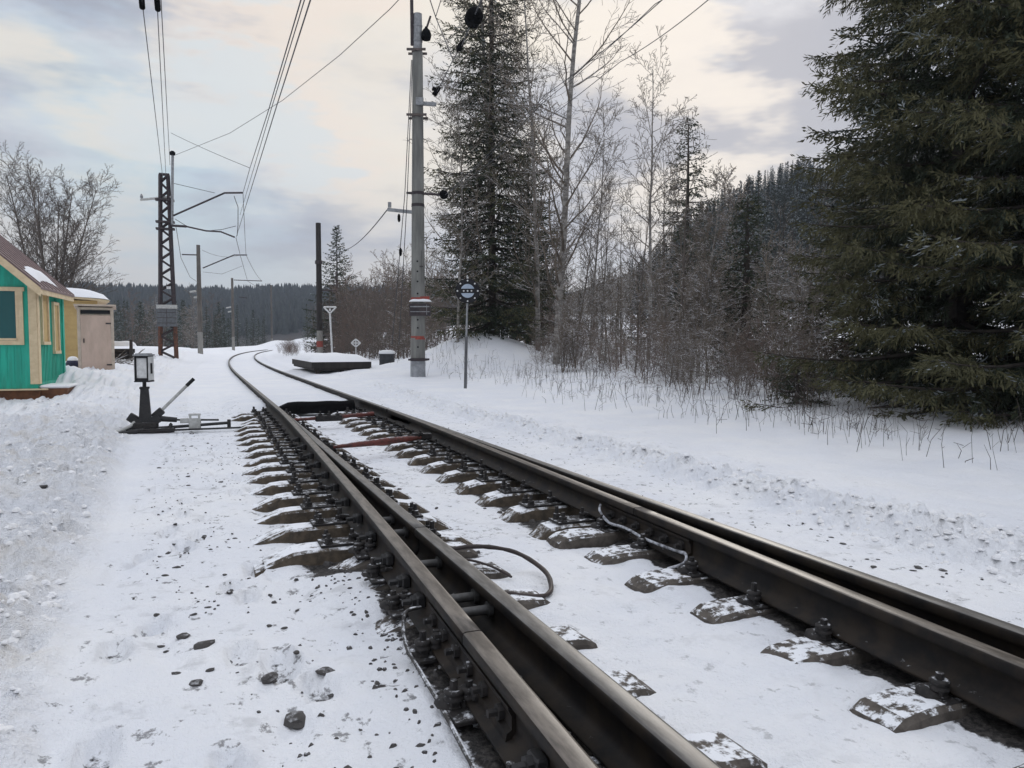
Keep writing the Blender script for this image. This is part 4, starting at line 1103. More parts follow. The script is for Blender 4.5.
tb = [M['birch_bark'], M['twig_frost']]
def tree_at(px, py, Z, h, seed, o, mats, label, cat='tree', name='birch_tree', r=.1, stems=1, spread=0., lean=(0,0), group=None, dz=0):
    p = at(px, py, Z); p.z = ground_z(p.x, p.y)+dz
    V, sz, mi = bare_mesh(name, seed, h, r, o, mats, stems, spread, lean)
    e = split_tree(name, V, sz, mi, mats, p); tag(e, label, cat, group); return e
tree_at(497, 352, 28.8, 18, 11, TALL, tb, 'pale trunked bare birch standing right in front of the tall spruce', r=.125)
tree_at(556, 350, 25, 18, 12, TALL, tb, 'tall bare tree with wide spreading frosted limbs right of the tall spruce', 'tree', 'bare_tree', .135, lean=(.045,-.01))
tree_at(538, 352, 27, 13, 13, TALL, tb, 'slender pale bare tree between the spruce and the spreading tree', 'tree', 'bare_tree', .10)
tree_at(648, 350, 24, 9.2, 14, TALL, tb, 'slim leafless tree rising above the thicket left of the small spruce', 'tree', 'bare_tree', .075, lean=(.03,0))
tree_at(590, 350, 30, 9.5, 15, TALL, tb, 'thin bare tree standing in the thicket right of the spreading tree', 'tree', 'bare_tree', .06)
tree_at(735, 360, 22, 5.4, 16, TALL, tb, 'frost whitened bare tree in the thicket below the hillside spruces', 'tree', 'bare_tree', .06)
tree_at(697, 360, 19, 5.0, 17, TALL, tb, 'frosted bare tree with arching boughs under the small spruce top', 'tree', 'bare_tree', .06)
tree_at(458, 352, 27, 9, 18, TALL, tb, 'thin leafless tree at the left foot of the tall spruce', 'tree', 'bare_tree', .06)
tree_at(52, 330, 58, 13.4, 21, FARBIRCH, [M['twig'], M['twig']], 'large many stemmed bare birch behind the green hut roof', stems=6, spread=.26, r=.14)

# thicket prototypes
def proto(seed, h, r, o, mats, **kw):
    V, sz, mi = bare_mesh('x', seed, h, r, o, mats, **kw); return V, sz, mi
SAPM = [M['twig_frost'], M['twig_frost']]
protos = []
for k in range(7):
    o = SAP if k < 4 else SHRUB
    V, sz, mi = proto(100+k, 5.0 if k < 4 else 2.6, .030 if k < 4 else .013, o, SAPM, stems=1 if k < 2 else (2 if k < 4 else 5), spread=.12 if k < 4 else .25)
    protos.append([soup_mesh('sapling', V, sz, SAPM, mi), soup_mesh('sapling', V, sz, [M['twig_red'], M['twig_red']], mi), soup_mesh('sapling', V, sz, [M['twig'], M['twig_frost']], mi)])
GS = 'leafless saplings of the trackside thicket'; GB = 'frosted shrubs at the foot of the thicket'; GR = 'brown saplings beyond the platform'
LS = 'leafless frosted sapling in the dense thicket along the right bank'
LB = 'low frosted leafless shrub at the foot of the right bank thicket'
LR = 'brown leafless sapling in the brush beyond the snowy platform'
def plant(k, v, x, y, s, label, group, cat, name):
    o = D.objects.new(name, protos[k][v]); COL.objects.link(o)
    o.location = (x, y, ground_z(x, y)-.05); o.rotation_euler = (rnd.uniform(-.06,.06), rnd.uniform(-.06,.06), rnd.uniform(0,6.28)); o.scale = (s*rnd.uniform(.85,1.1),)*2+(s,)
    tag(o, label, cat, group)
def edge_Z(px): return float(np.interp(px, [540, 560, 690, 820, 1024], [23, 21.5, 15, 11.2, 7.6]))
for k in range(80):
    px = rnd.uniform(545, 835); f = rnd.random()**1.3; Z = edge_Z(px)*1.03 + f*(15 if px < 700 else 17); q = at(px, 370, Z)
    if q.x - centre(q.y) < 5.9: continue
    plant(rnd.randrange(4), rnd.choice((0,0,0,2)), q.x, q.y, rnd.uniform(.36, .62)+.22*f, LS, GS, 'sapling', 'sapling')
for k in range(70):
    px = rnd.uniform(535, 835); Z = edge_Z(px)*rnd.uniform(1.0, 1.4); q = at(px, 370, Z)
    if q.x - centre(q.y) < 5.8: continue
    plant(4+rnd.randrange(3), rnd.choice((0,1,2)), q.x, q.y, rnd.uniform(.3, .75), LB, GB, 'shrub', 'shrub')
for k in range(110):
    px = rnd.uniform(338, 440) if k < 70 else rnd.uniform(440, 560); Z = rnd.uniform(34, 66) if px > 400 else rnd.uniform(42, 66); q = at(px, 350, Z)
    if q.x - centre(q.y) < 6.2: continue
    plant(rnd.randrange(4), rnd.choice((1,1,2)), q.x, q.y, rnd.uniform(.75, 1.35), LR, GR, 'sapling', 'sapling')
POLE = dict(lev=3, nseg=[14,6,4,2], wob=[.022,.07,.14,.18], up=[.015,.07,.02,0], nch=[22,6,3], t0=[.28,.2,.15], ang=[.8,.7,.7], len=[.17,.42,.5], tapl=[.3,.4,.3], rr=[.38,.6,.7], rmin=.006)
PP = []
for k in range(3):
    V, sz, mi = proto(140+k, 8.0, .042, POLE, SAPM); PP.append(soup_mesh('sapling', V, sz, [M['twig'], M['twig_frost']], mi))
for k in range(34):
    px = rnd.uniform(548, 815); Z = edge_Z(px)*1.1+rnd.uniform(.5, 13); q = at(px, 370, Z)
    if q.x-centre(q.y) < 6.4: continue
    o = D.objects.new('sapling', rnd.choice(PP)); COL.objects.link(o); o.location = (q.x, q.y, ground_z(q.x, q.y)-.05); s_ = rnd.uniform(.5, .95) if px < 690 else rnd.uniform(.36, .55)
    o.rotation_euler = (rnd.uniform(-.06,.06), rnd.uniform(-.06,.06), rnd.uniform(0,6.28)); o.scale = (s_,)*3
    tag(o, 'tall thin upright leafless sapling rising out of the right bank thicket', 'sapling', 'tall thin saplings in the thicket')
def brushwood():
    rng = random.Random(31); segs = []
    for k in range(2600):
        px = rng.uniform(535, 840); f = rng.random(); Z = edge_Z(px)*1.12 + f*15; q = at(px, 370, Z)
        if q.x - centre(q.y) < 6.2: continue
        z = ground_z(q.x, q.y) + 2.9*rng.random()**1.15*(.75+.5*f); l = rng.uniform(.12, .5)
        a = rng.uniform(0, 6.28); el = rng.gauss(.25, .45); d = Vector((math.cos(a)*math.cos(el), math.sin(a)*math.cos(el), math.sin(el)))
        p = Vector((q.x, q.y, z)); m_ = p+d*l*.5; e_ = m_+(d+Vector((0,0,rng.gauss(0,.3))))*l*.5
        w_ = rng.uniform(.004, .008); mi = 0 if rng.random() < .6 else 1
        segs.append((p[:], m_[:], w_, w_*.8, mi)); segs.append((m_[:], e_[:], w_*.8, w_*.5, mi))
    V, sz, mi = seg_soup(segs); me = soup_mesh('brushwood', V, sz, [M['twig_frost'], M['twig']], mi)
    tag(mesh_obj('brushwood', me), 'tangle of fine frosted twigs filling the thicket on the right bank', 'brushwood', None, 'stuff')
brushwood()
for k in range(34):
    px = rnd.uniform(279, 345); Z = rnd.uniform(52, 78); q = at(px, 350, Z)
    plant(4+rnd.randrange(3), 1, q.x, q.y, rnd.uniform(.38, .62), 'small brown bush in the clump between the curve and the platform', 'brown bushes by the curve', 'bush', 'bush')

# ------------------------------------------------------------------ vegetation: spruces
def spruce_soup(seed, h, rad, z0=.4, nb=260, dens=11, tuft=5, tl=.30, tw=.05, frost=.12, olive=.35, sparse=.0, exp=.85, hang=.5, lat=2, whorl=1, spire=0.0, flat=1.0):
    rng = np.random.RandomState(seed)
    B, DIR, LEN, TP = [], [], [], []
    segs = []
    for i in range(nb):
        w_ = (i//whorl)*whorl
        u = (w_+.5*whorl+(i-w_)*.12+rng.rand()*.5)/nb; u = min(.999, u); z = z0+(h-z0)*(u**1.05); rel = (z-z0)/(h-z0)
        L = rad*((1-rel)**exp)*rng.uniform(.66,1.12)+.12*(1-spire)
        a = i*2.39996+rng.uniform(-.4,.4)
        e = -.30+.75*rel+rng.uniform(-.10,.10)
        sc_ = 1-spire*rel
        dx, dy = math.cos(a), math.sin(a)
        n = 7; pts = []
        for k in range(n+1):
            t = k/n; pts.append((dx*L*t*math.cos(e*.6), dy*L*t*math.cos(e*.6), z+L*(math.sin(e)*t*(1-.45*t)-.10*t+.16*t*t)))
        pts = np.array(pts)
        br = .012+.012*L
        for k in range(n): segs.append((tuple(pts[k]), tuple(pts[k+1]), br*(1-k/n)+.004, br*(1-(k+1)/n)+.004, 0))
        nt = max(4, int(L*dens))
        for k in range(nt):
            t = .10+.90*(k+rng.rand())/nt; s = t*n; j = min(n-1, int(s)); p = pts[j]+(pts[j+1]-pts[j])*(s-j)
            ax = pts[j+1]-pts[j]; ax /= np.linalg.norm(ax)
            side = np.array([-dy, dx, 0])*(1 if k % 2 else -1)
            sl = (.25+.42*L**.7*(1-t)*1.0)*rng.uniform(.6,1.15)*sc_     # side spray
            f = rng.uniform(.35,.8)
            sd = ax*f+side*(1-f*.5)+np.array([0,0,-.06-hang*.22*rng.rand()]); sd /= np.linalg.norm(sd)
            m = max(1, int(sl/(tl*.55)*lat/2))
            for q in range(m):
                pp = p+sd*sl*(q/m)+np.array([0,0,-.05*sl*(q/m)**2])
                dn = rng.rand()
                dd = sd*(.9-.5*hang*dn)+ax*.25*rng.uniform(-1,1)+np.array([0,0,-hang*dn])+rng.normal(0,.16*flat,3); dd /= np.linalg.norm(dd)
                B.append(pp); DIR.append(dd); LEN.append(tl*rng.uniform(.65,1.2)*sc_); TP.append(min(1, t+.25*q/m))
        B.append(pts[-1]); DIR.append((pts[-1]-pts[-2])/np.linalg.norm(pts[-1]-pts[-2])); LEN.append(tl*sc_); TP.append(1)
    B = np.array(B, np.float32); DIR = np.array(DIR, np.float32); LEN = np.array(LEN, np.float32)[:,None]
    n = len(B)
    ref = np.tile(np.array([[0,0,1.]]), (n,1)); ref[np.abs(DIR[:,2]) > .9] = (1,0,0)
    U = np.cross(DIR, ref); U /= np.linalg.norm(U, axis=1)[:,None]+1e-9; W = np.cross(DIR, U)
    tris = []; kinds = []
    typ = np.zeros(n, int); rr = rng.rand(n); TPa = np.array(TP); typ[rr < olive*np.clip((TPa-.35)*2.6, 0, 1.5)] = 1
    cl_ = np.array([noise.noise((float(b[0])*.9+seed, float(b[1])*.9, float(b[2])*1.6)) for b in B]); fr = (rng.rand(n) < frost*np.clip(1+5*cl_, 0, 4)*np.clip(TPa*1.5, 0, 1.2))
    for k in range(tuft):
        t = k/tuft
        ang = rng.uniform(0, 2*math.pi, n)[:,None]*.0 + (k*2.4+rng.uniform(-.6,.6,n)[:,None])
        out = U*np.cos(ang)+W*np.sin(ang)
        base = B+DIR*LEN*t
        nd = DIR*.80+out*.55; ln = LEN*(.55-.18*t)
        tip = base+nd*ln
        sidev = np.cross(nd, out); sidev /= np.linalg.norm(sidev, axis=1)[:,None]+1e-9
        w = tw*rng.uniform(.6,1.1,n)[:,None]*.5
        a_, b_, c_ = base-sidev*w*.5, base+sidev*w*.5, tip
        mid1, mid2 = base+nd*ln*.5+sidev*w, base+nd*ln*.5-sidev*w
        tris.append(np.stack([base, mid1, tip, mid2],1))
        ty = typ.copy()
        ty[fr & (out[:,2] > .1)] = 2
        kinds.append(ty)
    Q = np.concatenate(tris,0).reshape(-1,3); kd = np.concatenate(kinds)
    return Q, kd, segs
def spruce(px, py, Z, h, rad, seed, label, name='spruce_tree', mats=None, group=None, trunk_r=.16, loc=None, **kw):
    p = at(px, py, Z) if loc is None else Vector(loc); p.z = ground_z(p.x, p.y)-.1
    e = empty(name, p, rnd.uniform(0,6)); tag(e, label, 'tree', group)
    Q, kd, segs = spruce_soup(seed, h, rad, **kw)
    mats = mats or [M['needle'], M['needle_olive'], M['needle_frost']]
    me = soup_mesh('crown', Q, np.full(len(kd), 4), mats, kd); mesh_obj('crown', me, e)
    for k in range(14): segs.append(((0,0,h*k/14*.98),(0,0,h*(k+1)/14*.98), trunk_r*(1-k/14)+.02, trunk_r*(1-(k+1)/14)+.02, 0))
    V, sz, mi = seg_soup(segs); me = soup_mesh('trunk', V, sz, [M['dark_bark']], mi); mesh_obj('trunk', me, e)
    return e
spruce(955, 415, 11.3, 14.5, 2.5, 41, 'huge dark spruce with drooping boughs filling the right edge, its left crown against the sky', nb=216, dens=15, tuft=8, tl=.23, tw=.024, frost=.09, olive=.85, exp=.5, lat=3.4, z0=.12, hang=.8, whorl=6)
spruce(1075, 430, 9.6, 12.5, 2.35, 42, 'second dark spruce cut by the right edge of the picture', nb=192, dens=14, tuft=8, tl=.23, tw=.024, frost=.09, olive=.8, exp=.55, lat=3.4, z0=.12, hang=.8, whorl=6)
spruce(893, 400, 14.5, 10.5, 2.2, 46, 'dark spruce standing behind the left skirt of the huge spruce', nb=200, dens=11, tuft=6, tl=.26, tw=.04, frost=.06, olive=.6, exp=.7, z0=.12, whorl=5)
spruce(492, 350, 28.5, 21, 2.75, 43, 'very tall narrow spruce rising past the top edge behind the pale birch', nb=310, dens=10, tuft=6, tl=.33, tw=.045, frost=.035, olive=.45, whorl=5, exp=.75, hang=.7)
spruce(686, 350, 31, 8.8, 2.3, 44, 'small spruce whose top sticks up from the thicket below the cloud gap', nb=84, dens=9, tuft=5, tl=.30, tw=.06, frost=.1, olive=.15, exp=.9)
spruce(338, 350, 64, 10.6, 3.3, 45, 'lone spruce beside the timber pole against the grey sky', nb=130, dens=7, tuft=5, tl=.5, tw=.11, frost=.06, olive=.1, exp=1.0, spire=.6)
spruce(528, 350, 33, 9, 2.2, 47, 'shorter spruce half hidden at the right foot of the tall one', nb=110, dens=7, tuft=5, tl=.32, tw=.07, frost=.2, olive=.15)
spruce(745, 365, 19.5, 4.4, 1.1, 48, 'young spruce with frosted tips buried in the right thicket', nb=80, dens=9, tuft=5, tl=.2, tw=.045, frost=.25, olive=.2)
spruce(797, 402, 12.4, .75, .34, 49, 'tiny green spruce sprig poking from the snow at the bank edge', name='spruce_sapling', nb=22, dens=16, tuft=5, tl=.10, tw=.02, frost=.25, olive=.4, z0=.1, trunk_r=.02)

# hillside spruces (copies sharing meshes)
far_m = [M['needle_far'], M['needle_far'], M['needle_far_frost'], M['dark_bark']]
hp = []
for k in range(5):
    hh = 14+1.5*k; Q, kd, segs = spruce_soup(200+k, hh, 2.0-.10*k, nb=90, dens=2.6, tuft=3, tl=.85, tw=.26, frost=.50, olive=0, exp=.95, lat=2, z0=.8, spire=.75, hang=.5)
    V, sz, mi = seg_soup([((0,0,0),(0,0,hh*.97),.2,.03,0)])
    me = soup_mesh('spruce_tree', np.concatenate([Q, V]), np.concatenate([np.full(len(kd),4), sz]), far_m, np.concatenate([kd, np.full(len(sz),3)])); hp.append((me, hh))
def far_spruce(x, y, s, label, group, k=None, pool=None):
    me, hh = (pool or hp)[rnd.randrange(5) if k is None else k]
    o = D.objects.new('spruce_tree', me); COL.objects.link(o); o.location = (x, y, ground_z(x, y)-.3)
    o.rotation_euler = (rnd.uniform(-.02,.02), rnd.uniform(-.02,.02), rnd.uniform(0,6.28)); o.scale = (s*rnd.uniform(.8,1.1),)*2+(s,)
    tag(o, label, 'tree', group)
rh = random.Random(5)
def top_row(x, y, h):
    z = ground_z(x, y)-.3+h; c = x*math.sin(YAW)+y*math.cos(YAW); return 343-(z-CAM_H)*F/c
def hill_spot(z0, z1, ridge=.35):
    while True:
        px = rh.uniform(565, 850) if rh.random() < .92 else rh.uniform(850, 1010); Z = rh.uniform(z0, z1); q = at(px, 340, Z)
        if q.x < 20: continue
        k = rh.randrange(4); sky_y = float(np.interp(px, [560, 600, 640, 680, 720, 760, 800, 1024], [294, 274, 252, 220, 192, 170, 160, 130]))
        ty = sky_y + (abs(rh.gauss(0, 16)) if rh.random() < ridge else rh.uniform(10, 110))
        sc_ = ((343-ty)/F*Z+CAM_H-ground_z(q.x, q.y)+.3)/hp[k][1]
        if .36 < sc_ < 1.0: return q, k, sc_
for c_ in range(146):
    q, k, sc_ = hill_spot(60, 200, .45)
    far_spruce(q.x, q.y, sc_, 'snow dusted spruce on the forested hillside behind the thicket', 'spruces covering the right hillside', k)
for c_ in range(27):
    px = (585+19*c_ if c_ < 13 else 568+9*(c_-13))+rh.uniform(-8, 8); Z = rh.uniform(27, 40) if c_ < 13 else rh.uniform(34, 60); q = at(px, 350, Z); ty = float(np.interp(px, [580, 640, 700, 760, 830], [285, 262, 236, 225, 215]))+rh.uniform(0, 40)
    k = rh.randrange(5); sc_ = ((343-ty)/F*Z+CAM_H-ground_z(q.x, q.y)+.3)/hp[k][1]
    o_ = far_spruce(q.x, q.y, sc_, 'young dark spruce half hidden right behind the bare thicket', 'dark young spruces behind the thicket', k)
# the rest of the hillside wood, farther up, as one mass
lo = []
for k in range(4):
    hh = 14+1.8*k; Q, kd, segs = spruce_soup(300+k, hh, 1.8, nb=60, dens=1.9, tuft=3, tl=.95, tw=.34, frost=.52, olive=0, exp=.95, lat=1, z0=.8, spire=.75, hang=.5); lo.append((Q, kd, hh))
hv, hk = [], []
for c_ in range(560):
    q, k, sc_ = hill_spot(75, 215, .25) if c_ % 2 else hill_spot(130, 240, .6); Q, kd, hh = lo[k]; sc_ *= hp[k][1]/hh; a = rh.uniform(0, 6.28); ca, sa = math.cos(a), math.sin(a)
    P = Q*sc_; hv.append(np.stack([P[:,0]*ca-P[:,1]*sa+q.x, P[:,0]*sa+P[:,1]*ca+q.y, P[:,2]+ground_z(q.x, q.y)-.3], 1)); hk.append(kd)
hk = np.concatenate(hk)
tag(mesh_obj('hillside_forest', soup_mesh('hillside_forest', np.concatenate(hv), np.full(len(hk), 4), far_m, hk)), 'dense frosted spruce wood rising up the right hillside to the skyline', 'forest', None, 'stuff')
# valley trees beyond the curve
hv2 = []
for k in range(4):
    hh = 13+1.5*k; Q, kd, segs = spruce_soup(260+k, hh, 2.5-.1*k, nb=90, dens=2.6, tuft=3, tl=.85, tw=.26, frost=.55, olive=.0, exp=.9, lat=2, z0=.8, spire=.7, hang=.6)
    V, sz, mi = seg_soup([((0,0,0),(0,0,hh*.97),.2,.03,0)])
    hv2.append((soup_mesh('spruce_tree', np.concatenate([Q, V]), np.concatenate([np.full(len(kd),4), sz]), [M['needle'], M['needle'], M['needle_far_frost'], M['dark_bark']], np.concatenate([kd, np.full(len(sz),3)])), hh))
vc = 0
while vc < 112:
    px = rh.uniform(88, 430); Z = rh.uniform(104, 175); q = at(px, 340, Z)
    if abs(q.x-centre(q.y)) < 6: continue
    ty = 301 + 13*noise.noise((px*.021, 0, 1)) + abs(rh.gauss(0, 11)); k2 = rh.randrange(4)
    sc_ = ((343-ty)/F*Z+CAM_H-ground_z(q.x, q.y)+.3)/hv2[k2][1]
    if sc_ < .3: continue
    vc += 1
    far_spruce(q.x, q.y, sc_, 'frosted spruce in the valley wood beyond the bend of the track', 'spruces in the valley beyond the bend', k2, hv2)
for k in range(40):
    px = rh.uniform(100, 340); Z = rh.uniform(98, 125); q = at(px, 340, Z)
    if abs(q.x-centre(q.y)) < 7: continue
    plant(rh.randrange(4), rh.choice((1,2)), q.x, q.y, rh.uniform(1.2, 1.9), 'brown leafless tree among the valley spruces beyond the bend', 'bare trees in the valley', 'tree', 'bare_tree')

# far wooded hill: one mass nobody could count
def far_forest():
    rng = np.random.RandomState(3); T = []
    for i in range(11000):
        a = rng.uniform(-.75, .62); r = rng.uniform(400, 700); x, yv = r*math.sin(a), r*math.cos(a)
        T.append((x, yv, ground_z(x, yv)-1, rng.uniform(7, 10.5), rng.uniform(1.8, 3.0), rng.rand()))
    V = []; mi = []
    for (x, yv, z, h, r, q) in T:
        n = 5; a0 = q*6
        for lo, hi, rr in ((.0,.62,1.0),(.35,1.0,.66)):
            for k in range(n):
                a, b_ = a0+2*math.pi*k/n, a0+2*math.pi*(k+1)/n
                j = .8+.4*((k*7919+int(q*1000)) % 10)/10
                V += [(x+math.cos(a)*r*rr*j, yv+math.sin(a)*r*rr*j, z+h*lo), (x+math.cos(b_)*r*rr*j, yv+math.sin(b_)*r*rr*j, z+h*lo), (x, yv, z+h*hi)]; mi.append(0)
    me = soup_mesh('far_forest', V, np.full(len(mi), 3), [M['needle_far'], M['needle_far_frost']], mi)
    tag(mesh_obj('far_forest', me), 'dark distant conifer forest covering the low hill under the sky', 'forest', None, 'stuff')
far_forest()

# ------------------------------------------------------------------ dry stalks and grass along the bank
def stalks():
    rng = random.Random(9); segs = []
    for k in range(2000):
        Y = 3.2*(30/3.2)**rng.random(); d = rng.triangular(4.0, 7.4, 6.4)
        q = Vector((centre(Y)+d, Y, 0))
        if noise.noise((q.x*.9, q.y*.9, 3)) < rng.uniform(-.38, .45): continue
        z = ground_z(q.x, q.y)-.03; h = rng.uniform(.14, .66)*(1.25 if rng.random() < .15 else .8)
        p = Vector((q.x, q.y, z)); dd = Vector((rng.gauss(0,.16), rng.gauss(0,.16), 1)).normalized()
        e_ = p+dd*h; m = p.lerp(e_, .55); w = rng.uniform(.0022,.0045)
        segs.append((p[:], m[:], w, w*.8, 0)); e2 = e_+Vector((rng.gauss(0,.05), rng.gauss(0,.05), -.02)); segs.append((m[:], e2[:], w*.8, w*.5, 0))
        for c in range(rng.choice((0,0,0,1,2,4))):
            t = rng.uniform(.4, 1); b = p.lerp(e_, t); v = Vector((rng.gauss(0,1), rng.gauss(0,1), rng.uniform(.1,1))).normalized()
            segs.append((b[:], (b+v*rng.uniform(.04,.16))[:], w*.7, w*.5, 0))
    V, sz, mi = seg_soup(segs); me = soup_mesh('dry_stalks', V, sz, [M['stalk']], mi)
    tag(mesh_obj('dry_stalks', me), 'dry grey weed stalks poking out of the snow along the right bank', 'weeds', None, 'stuff')
stalks()
def far_brush():
    rng = random.Random(37); segs = []
    for k in range(9000):
        px = rng.uniform(276, 450); Z = rng.uniform(42, 68) if px < 340 else rng.uniform(36, 62); q = at(px, 350, Z)
        d = q.x-centre(q.y)
        if d < 5.6: continue
        top = 1.3 if px < 318 else 4.2
        z = ground_z(q.x, q.y) + top*rng.random()**1.2; l = rng.uniform(.25, .8)
        a = rng.uniform(0, 6.28); el = rng.gauss(.9, .4); dv_ = Vector((math.cos(a)*math.cos(el), math.sin(a)*math.cos(el), math.sin(el)))
        p = Vector((q.x, q.y, z)); m_ = p+dv_*l*.5; e_ = m_+(dv_+Vector((0,0,rng.gauss(0,.2))))*l*.5
        w_ = rng.uniform(.008, .014); segs.append((p[:], m_[:], w_, w_*.8, 0)); segs.append((m_[:], e_[:], w_*.8, w_*.5, 0))
    V, sz, mi = seg_soup(segs); me = soup_mesh('far_brushwood', V, sz, [M['twig']], mi)
    tag(mesh_obj('far_brushwood', me), 'brown tangle of brushwood behind the platform and the drum', 'brushwood', None, 'stuff')
far_brush()

# ------------------------------------------------------------------ stones
def stone_mesh(seed, flat=.42):
    import bmesh
    bm = bmesh.new(); bmesh.ops.create_icosphere(bm, subdivisions=2, radius=1)
    for v in bm.verts:
        n = v.co.normalized(); k = 1+.30*noise.noise(n*1.2+Vector((seed*7,0,0)))+.16*noise.noise(n*2.6+Vector((0,seed*5,0)))+.06*noise.noise(n*7)
        v.co = n*k; v.co.z *= flat; v.co.x *= 1.15
    me = D.meshes.new('stone'); bm.to_mesh(me); bm.free(); me.materials.append(M['stone'])
    return me
SM = [stone_mesh(k) for k in range(5)]
def stone(px, py, w, label, group=None, zr=-.26):
    Z = 770*(CAM_H-zr)/(py-343); q = at(px, py, Z)
    z = ground_detail(q.x, q.y, ground_base(q.x, q.y))[0]
    o = D.objects.new('stone', rnd.choice(SM)); COL.objects.link(o); r = w/F*Z/2
    o.location = (q.x, q.y, z+r*.06); o.scale = (r, r*rnd.uniform(.7,1), r*.9); o.rotation_euler = (rnd.uniform(-.2,.2), rnd.uniform(-.2,.2), rnd.uniform(0,6.3))
    tag(o, label, 'stone', group)
for px, py, w, lb in ((298,719,30,'largest dark wet stone at the bottom of the trodden path'),(183,640,14,'upright dark stone in the trodden snow on the left'),(204,648,20,'flat dark stone right beside the upright one'),(326,678,18,'dark stone above the largest one, nearer the rail'),(270,686,20,'long flat dark sliver of stone left of the rail'),(195,690,15,'snow dusted round stone sunk in the path'),(41,505,12,'lone dark clod on the lumpy left snow bank'),(205,532,8,'small black stone on the path farther up')):
    stone(px, py, w, lb)
GSt = 'small dark stones showing through the trodden snow'
for k in range(78):
    if k < 46: px, py = rnd.uniform(150, 420), rnd.uniform(440, 700)
    else: px, py = rnd.uniform(600, 1020), 0
    if k < 46:
        if px > 215+ (py-440)*.55 and py < 560: px = rnd.uniform(150, 215)
        if px > 300+(py-560)*.8 and py >= 560: continue
    else:
        yy = rnd.uniform(2.6, 7); xx = rnd.uniform(2.95, 3.9); 
        o = D.objects.new('stone', rnd.choice(SM)); COL.objects.link(o); r = rnd.uniform(.007,.018)
        o.location = (xx, yy, ground_detail(xx, yy, ground_base(xx, yy))[0]+r*.2); o.scale = (r*1.3, r, r*.7); o.rotation_euler = (0,0,rnd.uniform(0,6)); tag(o, 'small dark stone on the snow strip between the right rail and the berm', 'stone', 'stones right of the track'); continue
    stone(px, py, rnd.uniform(3, 7)*(py-343)/250+1.5, 'small dark stone showing through the trodden snow left of the rails', GSt)
def gravel():
    rng = np.random.RandomState(4); V = []; F_ = 0
    def put(x, yv, r):
        if yv < 13 and (x < gL1(yv)-.35 or x > 2.9) and noise.noise((x*2.2, yv*1.6, 41)) < rng.uniform(-.25, .45): return
        z = ground_detail(x, yv, ground_base(x, yv))[0]
        a = rng.uniform(0,6.28); c, s = math.cos(a), math.sin(a)
        pts = []
        for k in range(6):
            t = k*math.pi/3+rng.uniform(-.3,.3); rr = r*rng.uniform(.7,1.25); pts.append((math.cos(t)*rr*1.3, math.sin(t)*rr*.85))
        top = [(x+(u*c-v*s)*.55, yv+(u*s+v*c)*.55, z+r*rng.uniform(.35,.7)) for u, v in pts]; bot = [(x+(u*c-v*s), yv+(u*s+v*c), z-.004) for u, v in pts]
        for k in range(6):
            j=(k+1)%6; V.extend([bot[k], bot[j], top[j]]); V.extend([bot[k], top[j], top[k]])
        for k in range(1,5): V.extend([top[0], top[k], top[k+1]])
    for k in range(2600):
        yv = 4.3+8.2*rng.rand()**1.1; side = rng.randint(4)
        o = sw_off(yv); xc = (1.16-o-.0375, 1.16, 2.68-o+.03, 2.72)[side]
        x = xc+rng.normal(0,.17); put(x, yv, rng.uniform(.012,.034))
    for k in range(170):
        yv = rng.uniform(1.6, 4.4); x = gL1(yv)-.12-abs(rng.normal(0,.22)); put(x, yv, rng.uniform(.006,.016))
    for k in range(900):
        yv = 2+10*rng.rand(); x = rng.uniform(-.4,.75); put(x, yv, rng.uniform(.004,.011))
    for k in range(300):
        yv = 2.5+9*rng.rand(); x = rng.uniform(2.9,4.0); put(x, yv, rng.uniform(.004,.012))
    me = soup_mesh('gravel', V, np.full(len(V)//3, 3), [M['stone']], np.zeros(len(V)//3))
    tag(mesh_obj('gravel', me), 'dark crushed stone ballast strewn along the rails and over the trodden snow', 'gravel', None, 'stuff')
gravel()

def clods():
    rng = np.random.RandomState(12); V = []
    def put(x, yv, r):
        z = ground_detail(x, yv, ground_base(x, yv))[0]; n = 6; a0 = rng.uniform(0, 6.28); rings = []
        for (rr, zz) in ((1.15, -.35), (1.0, .15), (.62, .55)):
            rings.append([(x+math.cos(a0+k*2*math.pi/n)*r*rr*rng.uniform(.75,1.25), yv+math.sin(a0+k*2*math.pi/n)*r*rr*rng.uniform(.75,1.25), z+r*zz*rng.uniform(.7,1.2)) for k in range(n)])
        top = (x+r*rng.uniform(-.2,.2), yv+r*rng.uniform(-.2,.2), z+r*.72)
        for A, B_ in zip(rings[:-1], rings[1:]):
            for k in range(n): j=(k+1)%n; V.extend([A[k], A[j], B_[j], A[k], B_[j], B_[k]])
        for k in range(n): V.extend([rings[-1][k], rings[-1][(k+1)%n], top])
    for k in range(5200):
        yv = 1.6*(19/1.6)**rng.rand(); xe = -.42-.045*min(yv, 14); x = xe-.05-abs(rng.normal(0, 1.0))*1.3
        if noise.noise((x*1.3, yv*1.3, 17)) < rng.uniform(-.45, .35): continue
        put(x, yv, .006+.026*rng.rand()**3.2)
    for k in range(1700):
        yv = 2.2*(20/2.2)**rng.rand(); x = centre(yv)+2.38+rng.normal(0, .17); put(x, yv, .006+.022*rng.rand()**2.2)
    me = soup_mesh('snow_clods', V, np.full(len(V)//3, 3), [M['clod']], np.zeros(len(V)//3))
    tag(mesh_obj('snow_clods', me), 'crumbled clods of shovelled snow on the left bank and along the berm', 'snow clods', None, 'stuff')
clods()

